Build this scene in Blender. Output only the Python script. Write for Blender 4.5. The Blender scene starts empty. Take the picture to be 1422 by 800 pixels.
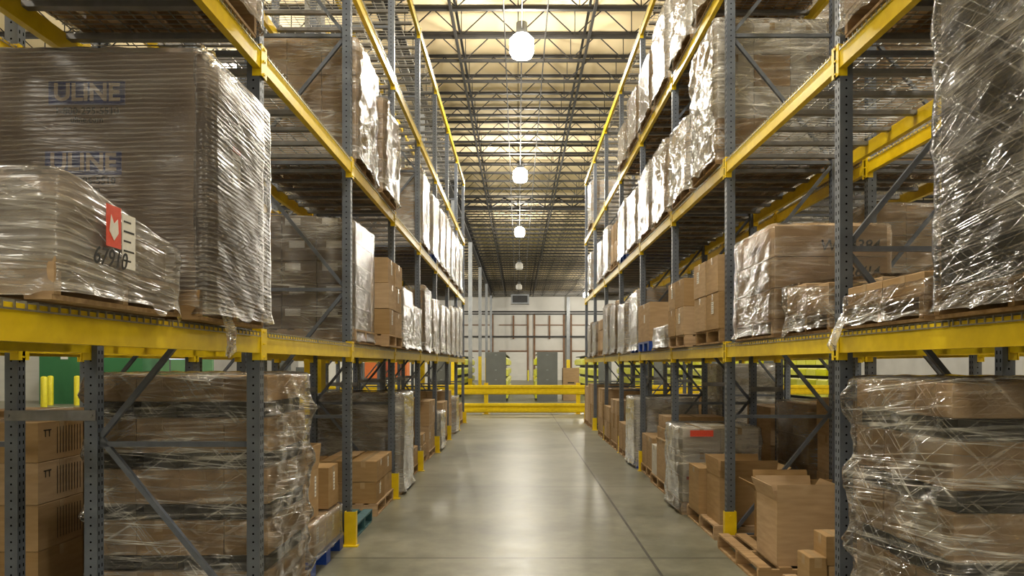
import bpy, math, random
from mathutils import Vector, noise, Matrix
PI = math.pi
S = bpy.context.scene
COL = S.collection

# ---------------------------------------------------------------- camera
cam_data = bpy.data.cameras.new('camera')
cam = bpy.data.objects.new('camera', cam_data); COL.objects.link(cam)
cam.location = (0, 0, 1.70); cam.rotation_euler = (PI/2, 0, 0)
cam_data.sensor_width = 36.0
cam_data.lens = 1050/1422*36.0
cam_data.shift_x = -8.5/1422
cam_data.shift_y = 107/1422
cam_data.clip_end = 300; cam_data.clip_start = 0.05
S.camera = cam

# ---------------------------------------------------------------- world, exposure, lamp power
w = bpy.data.worlds.new('world'); S.world = w; w.use_nodes = True
w.node_tree.nodes['Background'].inputs[0].default_value = (1.0, 0.85, 0.62, 1)
w.node_tree.nodes['Background'].inputs[1].default_value = 0.05
S.view_settings.view_transform = 'Standard'; S.view_settings.look = 'None'
S.view_settings.exposure = 0.0; S.view_settings.gamma = 1.0
S.view_settings.use_curve_mapping = False
LAMP_WATT = 720.0
LAMP_COLOR = (1.0, 0.94, 0.81)
LENS_GLOW = 42.0
S.cycles.transparent_max_bounces = 24
S.cycles.max_bounces = 7; S.cycles.diffuse_bounces = 4; S.cycles.glossy_bounces = 3
S.cycles.sample_clamp_indirect = 6.0
S.cycles.use_denoising = True

# ---------------------------------------------------------------- materials
def nodes(name):
    m = bpy.data.materials.new(name); m.use_nodes = True
    nt = m.node_tree; b = nt.nodes['Principled BSDF']
    return m, nt, b
def N(nt, t, **k):
    n = nt.nodes.new(t)
    for a, v in k.items():
        if a.startswith('i_'):
            key = a[2:]; key = int(key) if key.isdigit() else key.replace('_', ' ')
            n.inputs[key].default_value = v
        else: setattr(n, a, v)
    return n
def ramp(nt, fac, stops):
    r = nt.nodes.new('ShaderNodeValToRGB')
    while len(r.color_ramp.elements) < len(stops): r.color_ramp.elements.new(0.5)
    for e, (p, c) in zip(r.color_ramp.elements, stops):
        e.position = p; e.color = (c[0], c[1], c[2], 1) if hasattr(c, '__len__') else (c, c, c, 1)
    nt.links.new(fac, r.inputs[0]); return r
def coords(nt, kind='Object', scale=(1, 1, 1), rot=(0, 0, 0)):
    tc = nt.nodes.new('ShaderNodeTexCoord'); mp = nt.nodes.new('ShaderNodeMapping')
    mp.inputs['Scale'].default_value = scale; mp.inputs['Rotation'].default_value = rot
    nt.links.new(tc.outputs[kind], mp.inputs['Vector']); return mp.outputs[0]
def mathn(nt, op, a, b=None, c=None):
    n = nt.nodes.new('ShaderNodeMath'); n.operation = op
    for i, v in enumerate((a, b, c)):
        if v is None: continue
        if isinstance(v, (int, float)): n.inputs[i].default_value = v
        else: nt.links.new(v, n.inputs[i])
    return n.outputs[0]

def mat_noise(name, c1, c2, scale=(5, 5, 5), ns=1.0, rough=0.5, metal=0.0, bump=0.0, detail=4, rand=0.0, spec=0.5, lo=0.3, hi=0.7):
    m, nt, b = nodes(name)
    v = coords(nt, 'Object', scale)
    n = N(nt, 'ShaderNodeTexNoise', i_Scale=ns, i_Detail=detail); nt.links.new(v, n.inputs['Vector'])
    r = ramp(nt, n.outputs[0], [(lo, c1), (hi, c2)])
    out = r.outputs[0]
    if rand:
        oi = N(nt, 'ShaderNodeObjectInfo'); hs = N(nt, 'ShaderNodeHueSaturation')
        val = mathn(nt, 'MULTIPLY_ADD', oi.outputs['Random'], rand*2, 1-rand)
        nt.links.new(val, hs.inputs['Value'])
        sat = mathn(nt, 'MULTIPLY_ADD', oi.outputs['Random'], -0.25, 1.08)
        nt.links.new(sat, hs.inputs['Saturation'])
        nt.links.new(out, hs.inputs['Color']); out = hs.outputs[0]
    nt.links.new(out, b.inputs['Base Color'])
    b.inputs['Roughness'].default_value = rough; b.inputs['Metallic'].default_value = metal
    b.inputs['Specular IOR Level'].default_value = spec
    if bump:
        bp = N(nt, 'ShaderNodeBump', i_Strength=bump, i_Distance=0.01)
        nt.links.new(n.outputs[0], bp.inputs['Height']); nt.links.new(bp.outputs[0], b.inputs['Normal'])
    return m

M = {}
M['yellow'] = mat_noise('yellow_paint', (0.74, 0.53, 0.008), (0.86, 0.64, 0.014), (3, 3, 3), 4, 0.38, bump=0.02, spec=0.35)
M['yellow_bright'] = mat_noise('bright_yellow_paint', (0.70, 0.62, 0.02), (0.80, 0.74, 0.03), (3, 3, 3), 3, 0.4)
M['bin_yellow'] = mat_noise('yellow_plastic', (0.66, 0.68, 0.02), (0.78, 0.80, 0.04), (3, 3, 3), 2, 0.4, rand=0.06)
M['steel'] = mat_noise('grey_painted_steel', (0.085, 0.098, 0.125), (0.12, 0.137, 0.17), (3, 3, 3), 5, 0.42)
M['dark_steel'] = mat_noise('dark_truss_steel', (0.012, 0.011, 0.010), (0.020, 0.018, 0.017), (1, 1, 1), 3, 0.55)
M['wire'] = mat_noise('galvanised_wire', (0.30, 0.30, 0.29), (0.42, 0.42, 0.40), (3, 3, 3), 8, 0.35, metal=0.7)
M['channel'] = mat_noise('deck_channel_steel', (0.16, 0.16, 0.165), (0.22, 0.22, 0.225), (3, 3, 3), 5, 0.45, metal=0.3)
M['galv'] = mat_noise('grey_column_paint', (0.20, 0.215, 0.23), (0.27, 0.285, 0.30), (1, 1, 1), 3, 0.4, metal=0.2)
M['card'] = mat_noise('brown_cardboard', (0.36, 0.235, 0.115), (0.45, 0.305, 0.16), (2, 2, 14), 2.0, 0.82, rand=0.16, spec=0.25)
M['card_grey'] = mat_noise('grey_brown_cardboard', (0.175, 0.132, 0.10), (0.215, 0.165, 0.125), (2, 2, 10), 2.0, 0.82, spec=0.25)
M['card_in'] = mat_noise('carton_inside', (0.30, 0.19, 0.10), (0.36, 0.24, 0.13), (3, 3, 3), 2.0, 0.9, spec=0.2)
M['card_white'] = mat_noise('white_cardboard', (0.58, 0.56, 0.52), (0.68, 0.66, 0.62), (3, 3, 3), 2.0, 0.7, rand=0.08)
M['dark_goods'] = mat_noise('dark_packed_goods', (0.012, 0.012, 0.012), (0.035, 0.033, 0.031), (3, 3, 12), 2.0, 0.6, rand=0.2)
M['tape'] = mat_noise('packing_tape', (0.42, 0.30, 0.17), (0.50, 0.37, 0.22), (3, 3, 3), 6, 0.22)
M['wood'] = mat_noise('pallet_wood', (0.30, 0.19, 0.095), (0.50, 0.34, 0.185), (1.2, 16, 16), 1.6, 0.8, rand=0.2, bump=0.1, spec=0.2)
M['blue_plastic'] = mat_noise('blue_plastic', (0.008, 0.045, 0.30), (0.014, 0.065, 0.40), (3, 3, 3), 3, 0.4)
M['teal_plastic'] = mat_noise('teal_paint', (0.03, 0.10, 0.13), (0.05, 0.15, 0.18), (3, 3, 3), 6, 0.6)
M['grey_plastic'] = mat_noise('dark_grey_plastic', (0.05, 0.06, 0.07), (0.07, 0.08, 0.095), (3, 3, 3), 6, 0.5)
M['paper'] = mat_noise('white_label_paper', (0.72, 0.71, 0.68), (0.80, 0.79, 0.76), (9, 9, 9), 6, 0.6)
M['red_label'] = mat_noise('red_label_paper', (0.62, 0.06, 0.03), (0.72, 0.09, 0.05), (9, 9, 9), 6, 0.5)
M['navy'] = mat_noise('navy_print', (0.012, 0.022, 0.13), (0.018, 0.032, 0.17), (9, 9, 9), 6, 0.6)
M['print_light'] = mat_noise('unprinted_board', (0.40, 0.33, 0.27), (0.46, 0.38, 0.31), (9, 9, 9), 6, 0.8)
M['ink'] = mat_noise('black_ink', (0.012, 0.011, 0.010), (0.02, 0.019, 0.018), (9, 9, 9), 6, 0.6)
M['red_ink'] = mat_noise('red_ink', (0.35, 0.04, 0.03), (0.42, 0.06, 0.04), (9, 9, 9), 6, 0.6)
M['locker'] = mat_noise('dark_grey_cabinet_paint', (0.085, 0.095, 0.09), (0.11, 0.12, 0.115), (1, 1, 1), 2, 0.45)
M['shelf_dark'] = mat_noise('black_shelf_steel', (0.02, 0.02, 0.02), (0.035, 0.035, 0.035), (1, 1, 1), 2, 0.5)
M['rust'] = mat_noise('rusty_primer', (0.16, 0.085, 0.045), (0.25, 0.14, 0.08), (1, 1, 1), 2, 0.7)
M['orange'] = mat_noise('orange_plastic', (0.70, 0.16, 0.03), (0.80, 0.22, 0.05), (1, 1, 1), 2, 0.5)
M['green'] = mat_noise('green_wall_paint', (0.025, 0.14, 0.05), (0.035, 0.18, 0.065), (0.4, 0.4, 0.4), 2, 0.6)
M['green_light'] = mat_noise('pale_green_wall_paint', (0.10, 0.24, 0.11), (0.13, 0.29, 0.135), (0.4, 0.4, 0.4), 2, 0.6)
M['door_white'] = mat_noise('white_door_panel', (0.66, 0.66, 0.63), (0.74, 0.74, 0.71), (0.4, 0.4, 2), 2, 0.55)
M['tube_light'] = nodes('screen_glow')[0]
_b = M['tube_light'].node_tree.nodes['Principled BSDF']
_b.inputs['Emission Color'].default_value = (0.55, 0.62, 1, 1); _b.inputs['Emission Strength'].default_value = 3.0

# lamp lens
m, nt, b = nodes('lamp_lens'); M['lens'] = m
b.inputs['Emission Color'].default_value = (1.0, 0.93, 0.80, 1); b.inputs['Emission Strength'].default_value = LENS_GLOW
b.inputs['Base Color'].default_value = (0.9, 0.9, 0.88, 1)

# punched upright steel: round holes on the side web, slots on the aisle face
m, nt, b = nodes('punched_upright_steel'); M['post'] = m
tc = N(nt, 'ShaderNodeTexCoord'); sx = N(nt, 'ShaderNodeSeparateXYZ'); nt.links.new(tc.outputs['Object'], sx.inputs[0])
ge = N(nt, 'ShaderNodeNewGeometry'); sn = N(nt, 'ShaderNodeSeparateXYZ'); nt.links.new(ge.outputs['Normal'], sn.inputs[0])
px, py, pz = sx.outputs
zz = mathn(nt, 'SUBTRACT', mathn(nt, 'PINGPONG', pz, 0.0254), 0.0127)      # distance in a 2 inch pitch
zz0 = mathn(nt, 'PINGPONG', pz, 0.0254)
rr = mathn(nt, 'SQRT', mathn(nt, 'ADD', mathn(nt, 'POWER', zz0, 2.0), mathn(nt, 'POWER', px, 2.0)))
hole = mathn(nt, 'LESS_THAN', rr, 0.0065)
onY = mathn(nt, 'GREATER_THAN', mathn(nt, 'ABSOLUTE', sn.outputs[1]), 0.6)
hole = mathn(nt, 'MULTIPLY', hole, onY)
ay = mathn(nt, 'ABSOLUTE', mathn(nt, 'SUBTRACT', mathn(nt, 'ABSOLUTE', py), 0.018))
slot = mathn(nt, 'MULTIPLY', mathn(nt, 'LESS_THAN', ay, 0.0055), mathn(nt, 'LESS_THAN', zz0, 0.0115))
onX = mathn(nt, 'GREATER_THAN', mathn(nt, 'ABSOLUTE', sn.outputs[0]), 0.6)
slot = mathn(nt, 'MULTIPLY', slot, onX)
hh = mathn(nt, 'MAXIMUM', hole, slot)
nz = N(nt, 'ShaderNodeTexNoise', i_Scale=7.0); nt.links.new(tc.outputs['Object'], nz.inputs['Vector'])
base = ramp(nt, nz.outputs[0], [(0.3, (0.085, 0.10, 0.13)), (0.7, (0.125, 0.145, 0.18))])
mx = N(nt, 'ShaderNodeMix', data_type='RGBA'); nt.links.new(hh, mx.inputs[0])
nt.links.new(base.outputs[0], mx.inputs[6]); mx.inputs[7].default_value = (0.004, 0.004, 0.004, 1)
nt.links.new(mx.outputs[2], b.inputs['Base Color'])
b.inputs['Roughness'].default_value = 0.42
sp = mathn(nt, 'MULTIPLY_ADD', hh, -0.5, 0.5); nt.links.new(sp, b.inputs['Specular IOR Level'])

# polished concrete with saw-cut joints
m, nt, b = nodes('polished_concrete'); M['floor'] = m
v = coords(nt, 'Object', (1, 1, 1))
n1 = N(nt, 'ShaderNodeTexNoise', i_Scale=0.55, i_Detail=8, i_Roughness=0.62); nt.links.new(v, n1.inputs['Vector'])
n2 = N(nt, 'ShaderNodeTexNoise', i_Scale=5.0, i_Detail=6, i_Roughness=0.7); nt.links.new(v, n2.inputs['Vector'])
mixn = mathn(nt, 'MULTIPLY_ADD', n2.outputs[0], 0.35, mathn(nt, 'MULTIPLY', n1.outputs[0], 0.65))
c = ramp(nt, mixn, [(0.40, (0.125, 0.127, 0.095)), (0.5, (0.20, 0.201, 0.155)), (0.60, (0.28, 0.278, 0.222))])
sx = N(nt, 'ShaderNodeSeparateXYZ'); nt.links.new(v, sx.inputs[0])
jx = mathn(nt, 'LESS_THAN', mathn(nt, 'ABSOLUTE', mathn(nt, 'SUBTRACT', mathn(nt, 'WRAP', mathn(nt, 'ADD', sx.outputs[0], -1.16), 3.9, -3.9), 0.0)), 0.013)
jy = mathn(nt, 'LESS_THAN', mathn(nt, 'ABSOLUTE', mathn(nt, 'WRAP', mathn(nt, 'ADD', sx.outputs[1], -6.66), 1.95, -1.95)), 0.019)
jj = mathn(nt, 'MAXIMUM', jx, mathn(nt, 'MULTIPLY', jy, 0.7))
mx = N(nt, 'ShaderNodeMix', data_type='RGBA'); nt.links.new(jj, mx.inputs[0])
nt.links.new(c.outputs[0], mx.inputs[6]); mx.inputs[7].default_value = (0.055, 0.053, 0.045, 1)
nt.links.new(mx.outputs[2], b.inputs['Base Color'])
rg = mathn(nt, 'MULTIPLY_ADD', n2.outputs[0], 0.25, 0.24); nt.links.new(rg, b.inputs['Roughness'])
b.inputs['Specular IOR Level'].default_value = 0.36
bp = N(nt, 'ShaderNodeBump', i_Strength=0.06, i_Distance=0.02); nt.links.new(mixn, bp.inputs['Height']); nt.links.new(bp.outputs[0], b.inputs['Normal'])

# ceiling sheets
m, nt, b = nodes('cream_roof_lining'); M['ceiling'] = m
v = coords(nt, 'Object', (0.8, 0.25, 1))
n1 = N(nt, 'ShaderNodeTexNoise', i_Scale=1.3, i_Detail=4); nt.links.new(v, n1.inputs['Vector'])
c = ramp(nt, n1.outputs[0], [(0.3, (0.84, 0.69, 0.43)), (0.7, (0.92, 0.765, 0.49))])
nt.links.new(c.outputs[0], b.inputs['Base Color']); b.inputs['Roughness'].default_value = 0.8

# white metal wall panels
m, nt, b = nodes('white_wall_panel'); M['wall'] = m
v = coords(nt, 'Object', (1, 1, 1))
wv = N(nt, 'ShaderNodeTexWave', i_Scale=0.8, wave_type='BANDS', bands_direction='DIAGONAL'); nt.links.new(v, wv.inputs['Vector'])
n1 = N(nt, 'ShaderNodeTexNoise', i_Scale=0.5, i_Detail=4); nt.links.new(v, n1.inputs['Vector'])
c = ramp(nt, n1.outputs[0], [(0.3, (0.56, 0.55, 0.52)), (0.7, (0.68, 0.67, 0.64))])
nt.links.new(c.outputs[0], b.inputs['Base Color']); b.inputs['Roughness'].default_value = 0.6

# stretch film: clear plastic, whiter where it lies double, with creases drawn by tension
def film(name, density, tint=(0.78, 0.765, 0.735), fine=50.0, crease=0.5, bump=0.5, band=0.0, big=0.25, tilt=0.35, gloss=0.14):
    m, nt, b = nodes(name)
    def nz(sc, rot, det, dist=0.3, rough=0.55):
        v = coords(nt, 'Object', (1, 1, 1), rot)
        mp = N(nt, 'ShaderNodeMapping'); mp.inputs['Scale'].default_value = sc; nt.links.new(v, mp.inputs['Vector'])
        n = N(nt, 'ShaderNodeTexNoise', i_Scale=1.0, i_Detail=det, i_Roughness=rough, i_Distortion=dist); nt.links.new(mp.outputs[0], n.inputs['Vector']); return n.outputs[0]
    def line(n, wd):
        return ramp(nt, mathn(nt, 'ABSOLUTE', mathn(nt, 'SUBTRACT', n, 0.5)), [(0.0, 1.0), (wd, 0.0)]).outputs[0]
    h1 = nz((1.3, 1.3, fine), (0.06, 0.04, 0), 3)
    c1 = line(nz((0.5, 0.5, 18), (0.10, -0.08, 0), 2, 0.08), 0.022)
    c2 = mathn(nt, 'MULTIPLY', line(nz((0.45, 0.45, 15), (tilt, tilt, 0), 1.5, 0.05), 0.014), 0.6)
    c3 = mathn(nt, 'MULTIPLY', line(nz((0.45, 0.45, 13), (-tilt*1.3, -tilt*1.3, 0), 1.5, 0.05), 0.014), 0.6)
    big_n = nz((2.0, 2.0, 3.0), (0, 0, 0), 4)
    mask = ramp(nt, big_n, [(0.38, 0.15), (0.62, 1.0)]).outputs[0]
    s1 = ramp(nt, h1, [(0.50, 0.0), (0.64, 1.0)]).outputs[0]
    cr = mathn(nt, 'MAXIMUM', c1, mathn(nt, 'MAXIMUM', c2, c3))
    f = mathn(nt, 'MULTIPLY_ADD', mathn(nt, 'MULTIPLY', s1, mask), crease*0.45, density)
    f = mathn(nt, 'MULTIPLY_ADD', mathn(nt, 'MULTIPLY', cr, mask), crease*0.75, f)
    s3 = ramp(nt, big_n, [(0.50, 0.0), (0.80, 1.0)]).outputs[0]
    f = mathn(nt, 'MULTIPLY_ADD', s3, big, f)
    hsum = mathn(nt, 'ADD', mathn(nt, 'MULTIPLY', h1, 0.6), mathn(nt, 'MULTIPLY_ADD', cr, 0.22, mathn(nt, 'MULTIPLY', big_n, 1.6)))
    if band:
        v = coords(nt, 'Object', (0.8, 0.8, 1), (0.05, 0.03, 0))
        wv = N(nt, 'ShaderNodeTexWave', i_Scale=band, i_Distortion=1.6, i_Detail=2.0, bands_direction='Z'); wv.inputs['Detail Scale'].default_value = 0.35
        nt.links.new(v, wv.inputs['Vector'])
        st = ramp(nt, wv.outputs[1], [(0.60, 0.0), (0.97, 1.0)]).outputs[0]
        f = mathn(nt, 'MULTIPLY_ADD', mathn(nt, 'MULTIPLY', st, mask), 0.16, f)
        hsum = mathn(nt, 'MULTIPLY_ADD', wv.outputs[1], 0.22, hsum)
    f = mathn(nt, 'MINIMUM', f, 0.95)
    tr = N(nt, 'ShaderNodeBsdfTransparent'); tr.inputs[0].default_value = (0.93, 0.92, 0.91, 1)
    b.inputs['Base Color'].default_value = (*tint, 1)
    b.inputs['Roughness'].default_value = 0.2; b.inputs['Specular IOR Level'].default_value = 0.8
    bp = N(nt, 'ShaderNodeBump', i_Strength=bump, i_Distance=0.02); nt.links.new(hsum, bp.inputs['Height']); nt.links.new(bp.outputs[0], b.inputs['Normal'])
    gl = N(nt, 'ShaderNodeBsdfGlossy'); gl.inputs['Roughness'].default_value = gloss; gl.inputs[0].default_value = (1, 1, 1, 1)
    nt.links.new(bp.outputs[0], gl.inputs['Normal'])
    lw = N(nt, 'ShaderNodeFresnel', i_IOR=1.45); nt.links.new(bp.outputs[0], lw.inputs['Normal'])
    mix = N(nt, 'ShaderNodeMixShader'); nt.links.new(f, mix.inputs[0]); nt.links.new(tr.outputs[0], mix.inputs[1]); nt.links.new(b.outputs[0], mix.inputs[2])
    mix2 = N(nt, 'ShaderNodeMixShader'); nt.links.new(lw.outputs[0], mix2.inputs[0]); nt.links.new(mix.outputs[0], mix2.inputs[1]); nt.links.new(gl.outputs[0], mix2.inputs[2])
    nt.links.new(mix2.outputs[0], nt.nodes['Material Output'].inputs[0])
    return m
M['film_clear'] = film('clear_stretch_film', 0.03, crease=0.30, fine=85, bump=0.5, big=0.12)
M['film_ridge'] = film('ridged_stretch_film', 0.015, crease=0.15, fine=70, bump=0.30, band=14.0, big=0.06, gloss=0.30)
M['film_ridge_dense'] = film('dense_ridged_stretch_film', 0.14, crease=0.30, fine=60, bump=0.42, band=10.0, big=0.34, gloss=0.24)
M['film_mid'] = film('stretch_film', 0.06, crease=0.55, fine=55, bump=0.7, big=0.30)
M['film_loose'] = film('loosely_wound_film', 0.03, crease=1.0, fine=45, bump=0.8, big=0.30, tilt=0.5, gloss=0.11)
M['film_white'] = film('dense_stretch_film', 0.26, tint=(0.78, 0.77, 0.745), crease=0.45, fine=16, bump=0.8, big=0.4)
M['film_grey'] = film('grey_stretch_film', 0.05, tint=(0.64, 0.63, 0.62), crease=0.6, fine=70, bump=0.7, big=0.30, tilt=0.45)

# ---------------------------------------------------------------- mesh helpers
class MB:
    def __init__(s): s.v = []; s.f = []; s.mi = []; s.m = 0
    def box(s, x0, x1, y0, y1, z0, z1):
        b = len(s.v)
        s.v += [(x0,y0,z0),(x1,y0,z0),(x1,y1,z0),(x0,y1,z0),(x0,y0,z1),(x1,y0,z1),(x1,y1,z1),(x0,y1,z1)]
        s.add([(0,3,2,1),(4,5,6,7),(0,1,5,4),(1,2,6,5),(2,3,7,6),(3,0,4,7)], b); return s
    def add(s, fs, b=0):
        for f in fs: s.f.append(tuple(i+b for i in f)); s.mi.append(s.m)
    def bar(s, p, q, a, b_=None, up=(0, 0, 1), n=4, cap=True):
        p, q = Vector(p), Vector(q); d = (q-p).normalized(); u = Vector(up)
        if abs(d.dot(u)) > 0.98: u = Vector((1, 0, 0))
        x = d.cross(u).normalized(); y = x.cross(d).normalized(); b0 = len(s.v)
        b_ = a if b_ is None else b_
        if n == 4: ring = [(-1,-1),(1,-1),(1,1),(-1,1)]
        else: ring = [(math.cos(2*PI*i/n), math.sin(2*PI*i/n)) for i in range(n)]
        for c in (p, q):
            for (i, j) in ring: s.v.append(tuple(c + x*i*a/2 + y*j*b_/2))
        s.add([(i, (i+1) % n, n+(i+1) % n, n+i) for i in range(n)], b0)
        if cap: s.add([tuple(range(n-1, -1, -1)), tuple(range(n, 2*n))], b0)
        return s
    def tube(s, pts, r, n=6):
        for a, b in zip(pts, pts[1:]): s.bar(a, b, 2*r, n=n)
        return s
    def lathe(s, prof, n=16, cx=0, cy=0):
        b0 = len(s.v)
        for r, z in prof:
            for i in range(n): s.v.append((cx+r*math.cos(2*PI*i/n), cy+r*math.sin(2*PI*i/n), z))
        for k in range(len(prof)-1):
            s.add([(k*n+i, k*n+(i+1) % n, (k+1)*n+(i+1) % n, (k+1)*n+i) for i in range(n)], b0)
        return s
    def prism(s, poly, y0, y1, axis='y'):
        b0 = len(s.v); n = len(poly)
        for y in (y0, y1):
            for a, c in poly:
                s.v.append({'y': (a, y, c), 'x': (y, a, c), 'z': (a, c, y)}[axis])
        s.add([(i, (i+1) % n, n+(i+1) % n, n+i) for i in range(n)], b0)
        s.add([tuple(range(n-1, -1, -1)), tuple(range(n, 2*n))], b0); return s
    def mesh(s, name, mats, smooth=False):
        me = bpy.data.meshes.new(name); me.from_pydata(s.v, [], s.f)
        if not isinstance(mats, (list, tuple)): mats = [mats]
        for m in mats: me.materials.append(m)
        for p, i in zip(me.polygons, s.mi): p.material_index = min(i, len(mats)-1); p.use_smooth = smooth
        me.update()
        import bmesh
        bm = bmesh.new(); bm.from_mesh(me); bmesh.ops.recalc_face_normals(bm, faces=bm.faces); bm.to_mesh(me); bm.free()
        return me

def ob(name, me, parent=None, loc=(0, 0, 0), rot=(0, 0, 0)):
    o = bpy.data.objects.new(name, me); COL.objects.link(o)
    o.location = loc; o.rotation_euler = rot
    if parent: o.parent = parent
    return o
def tag(o, label, cat, group=None, kind=None):
    o['label'] = label; o['category'] = cat
    if group: o['group'] = group
    if kind: o['kind'] = kind
    return o
def empty(name, loc, label, cat, group=None, rz=0):
    o = ob(name, None, None, loc, (0, 0, rz)); o.empty_display_size = 0.1
    return tag(o, label, cat, group)
def struct(name, me, loc=(0, 0, 0), parent=None):
    o = ob(name, me, parent, loc)
    if not parent: o['kind'] = 'structure'
    return o
def part_label(o, t): o['label'] = t; return o

CACHE = {}
def cached(key, fn):
    if key not in CACHE: CACHE[key] = fn()
    return CACHE[key]

def text_mesh(txt, size, mat, bold=0.0, shear=0.0, extrude=0.0006):
    cu = bpy.data.curves.new('lettering', 'FONT'); cu.body = txt; cu.size = size; cu.align_x = 'CENTER'; cu.align_y = 'CENTER'
    cu.offset = bold; cu.shear = shear; cu.extrude = extrude; cu.resolution_u = 3
    o = bpy.data.objects.new('lettering', cu); COL.objects.link(o)
    bpy.context.view_layer.update()
    me = bpy.data.meshes.new_from_object(o.evaluated_get(bpy.context.evaluated_depsgraph_get()))
    bpy.data.objects.remove(o); me.materials.clear(); me.materials.append(mat)
    return me

# ---------------------------------------------------------------- dimensions
BAY = 2.52
def Y(n): return 4.69 + BAY*n
DECK = [0.0, 1.913, 3.663, 5.413, 7.163]           # top of floor / shelf levels
BEAMB = [None, 1.775, 3.525, 5.275, 7.025]     # beam undersides
JOIST_B = 9.2; ROOF = 9.95
FAR = 84.0
BAYW = {-1: 'nearest bay', 0: 'second bay', 1: 'third bay', 2: 'fourth bay', 3: 'fifth bay', 4: 'sixth bay', 5: 'seventh bay', 6: 'farthest bay'}
LVLW = {0: 'on the floor', 1: 'on lower shelf', 2: 'on middle shelf', 3: 'on upper shelf', 4: 'on top shelf'}
ORD = ['nearest', 'second', 'third', 'fourth', 'fifth', 'sixth', 'seventh', 'eighth', 'ninth']
ROWS = {  # key: side sign, front |x|, rear |x|, words
    'L1': (-1, 1.63, 2.63, 'left aisle rack'), 'R1': (1, 2.02, 3.02, 'right aisle rack'),
    'L2': (-1, 3.12, 4.12, 'left back rack'), 'R2': (1, 3.36, 4.36, 'right back rack')}

# ---------------------------------------------------------------- setting
def plane(x0, x1, y0, y1, z, t=-0.2): return MB().box(x0, x1, y0, y1, min(z, z+t), max(z, z+t))
struct('floor', plane(-30, 30, -8, FAR, 0).mesh('floor', M['floor']))
cl = MB().box(-30, 30, -8, FAR, ROOF, ROOF+0.2)
struct('ceiling', cl.mesh('ceiling', M['ceiling']))
def wallbox(name, *a): return struct(name, MB().box(*a).mesh(name, M['wall']))
wallbox('wall_left', -30.2, -30, -8, FAR, 0, ROOF)
wallbox('wall_right', 30, 30.2, -8, FAR, 0, ROOF)
wallbox('wall_back', -30.2, 30.2, -8.2, -8, 0, ROOF)
wallbox('wall_far', -30.2, 30.2, FAR, FAR+0.2, 0, ROOF)

# far wall: girts, jambs, roll doors
def fx(px): return (px-719.5)/1050*FAR
gi = MB()
for z, t in ((7.62, 0.16), (7.36, 0.12), (4.85, 0.18)): gi.box(-30, 30, FAR-0.22, FAR-0.002, z-t/2, z+t/2)
struct('trim_1', gi.mesh('wall_girt', M['dark_steel']))
j = MB()
for px in (633, 684, 733, 742, 783, 793):
    x = fx(px); j.box(x-0.1, x+0.1, FAR-0.16, FAR-0.002, 0, 7.3)
for a in ((693, 733), (742, 783), (793, 834), (640, 682)):
    j.box(fx(a[0]), fx(a[1]), FAR-0.15, FAR-0.002, 3.18, 3.32); j.box(fx(a[0]), fx(a[1]), FAR-0.15, FAR-0.002, 6.1, 6.2)
struct('trim_2', j.mesh('door_framing', M['rust']))
def door_mesh(wd):
    b = MB(); b.box(-wd/2, wd/2, -0.06, 0, 0, 3.15)
    for k in range(9): b.box(-wd/2, wd/2, -0.085, -0.06, 0.04+k*0.35, 0.32+k*0.35)
    return b.mesh('roll_door', M['door_white'])
for i, (a, b_) in enumerate(((693, 732), (743, 782), (794, 833), (642, 681), (560, 600), (850, 890), (905, 945), (500, 540))):
    x0, x1 = fx(a), fx(b_)
    struct('door_%d' % (i+1), door_mesh(x1-x0), ((x0+x1)/2, FAR-0.002, 0))
for i, px in enumerate((713, 763)):
    b = MB().box(-0.09, 0.09, -0.1, 0.1, 0, 2.6); b.box(-0.03, 0.03, -0.3, -0.1, 0, 0.15)
    tag(ob('door_track', b.mesh('door_track', M['rust']), None, (fx(px), FAR-0.105, 4.6)),
        'rusty orange %s vertical track hanging high on the far wall' % ('left' if i == 0 else 'right'), 'door track', 'tracks above the dock doors')
for i, px in enumerate((732.6, 742, 788.5, 735, 684)):
    if i == 2:
        c = empty('wall_column', (fx(px), FAR-0.6, 0), 'grey steel column with yellow foot against the far wall', 'column')
        ob('shaft', MB().box(-0.18, 0.18, -0.18, 0.18, 2.3, JOIST_B).mesh('shaft', M['galv']), c)
        ob('painted_foot', MB().box(-0.19, 0.19, -0.19, 0.19, 0, 2.3).mesh('foot', M['yellow']), c)

def bollard_mesh(h, r=0.09):
    return MB().lathe([(r, 0), (r, h-0.06), (r*0.85, h-0.02), (r*0.45, h), (0.001, h+0.005)], 14).mesh('bollard', M['yellow_bright'], True)
bol = cached('bollard', lambda: bollard_mesh(1.15))
for i, (px, yy) in enumerate(((733.5, 81), (742, 81), (744.5, 80), (786, 81), (794, 81))):
    tag(ob('bollard', bol, None, ((px-719.5)/1050*yy, yy, 0)), 'yellow bollard guarding the far dock doors, %s from left' % ['first', 'second', 'third', 'fourth', 'fifth'][i], 'bollard', 'bollards at the far dock doors')

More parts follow.
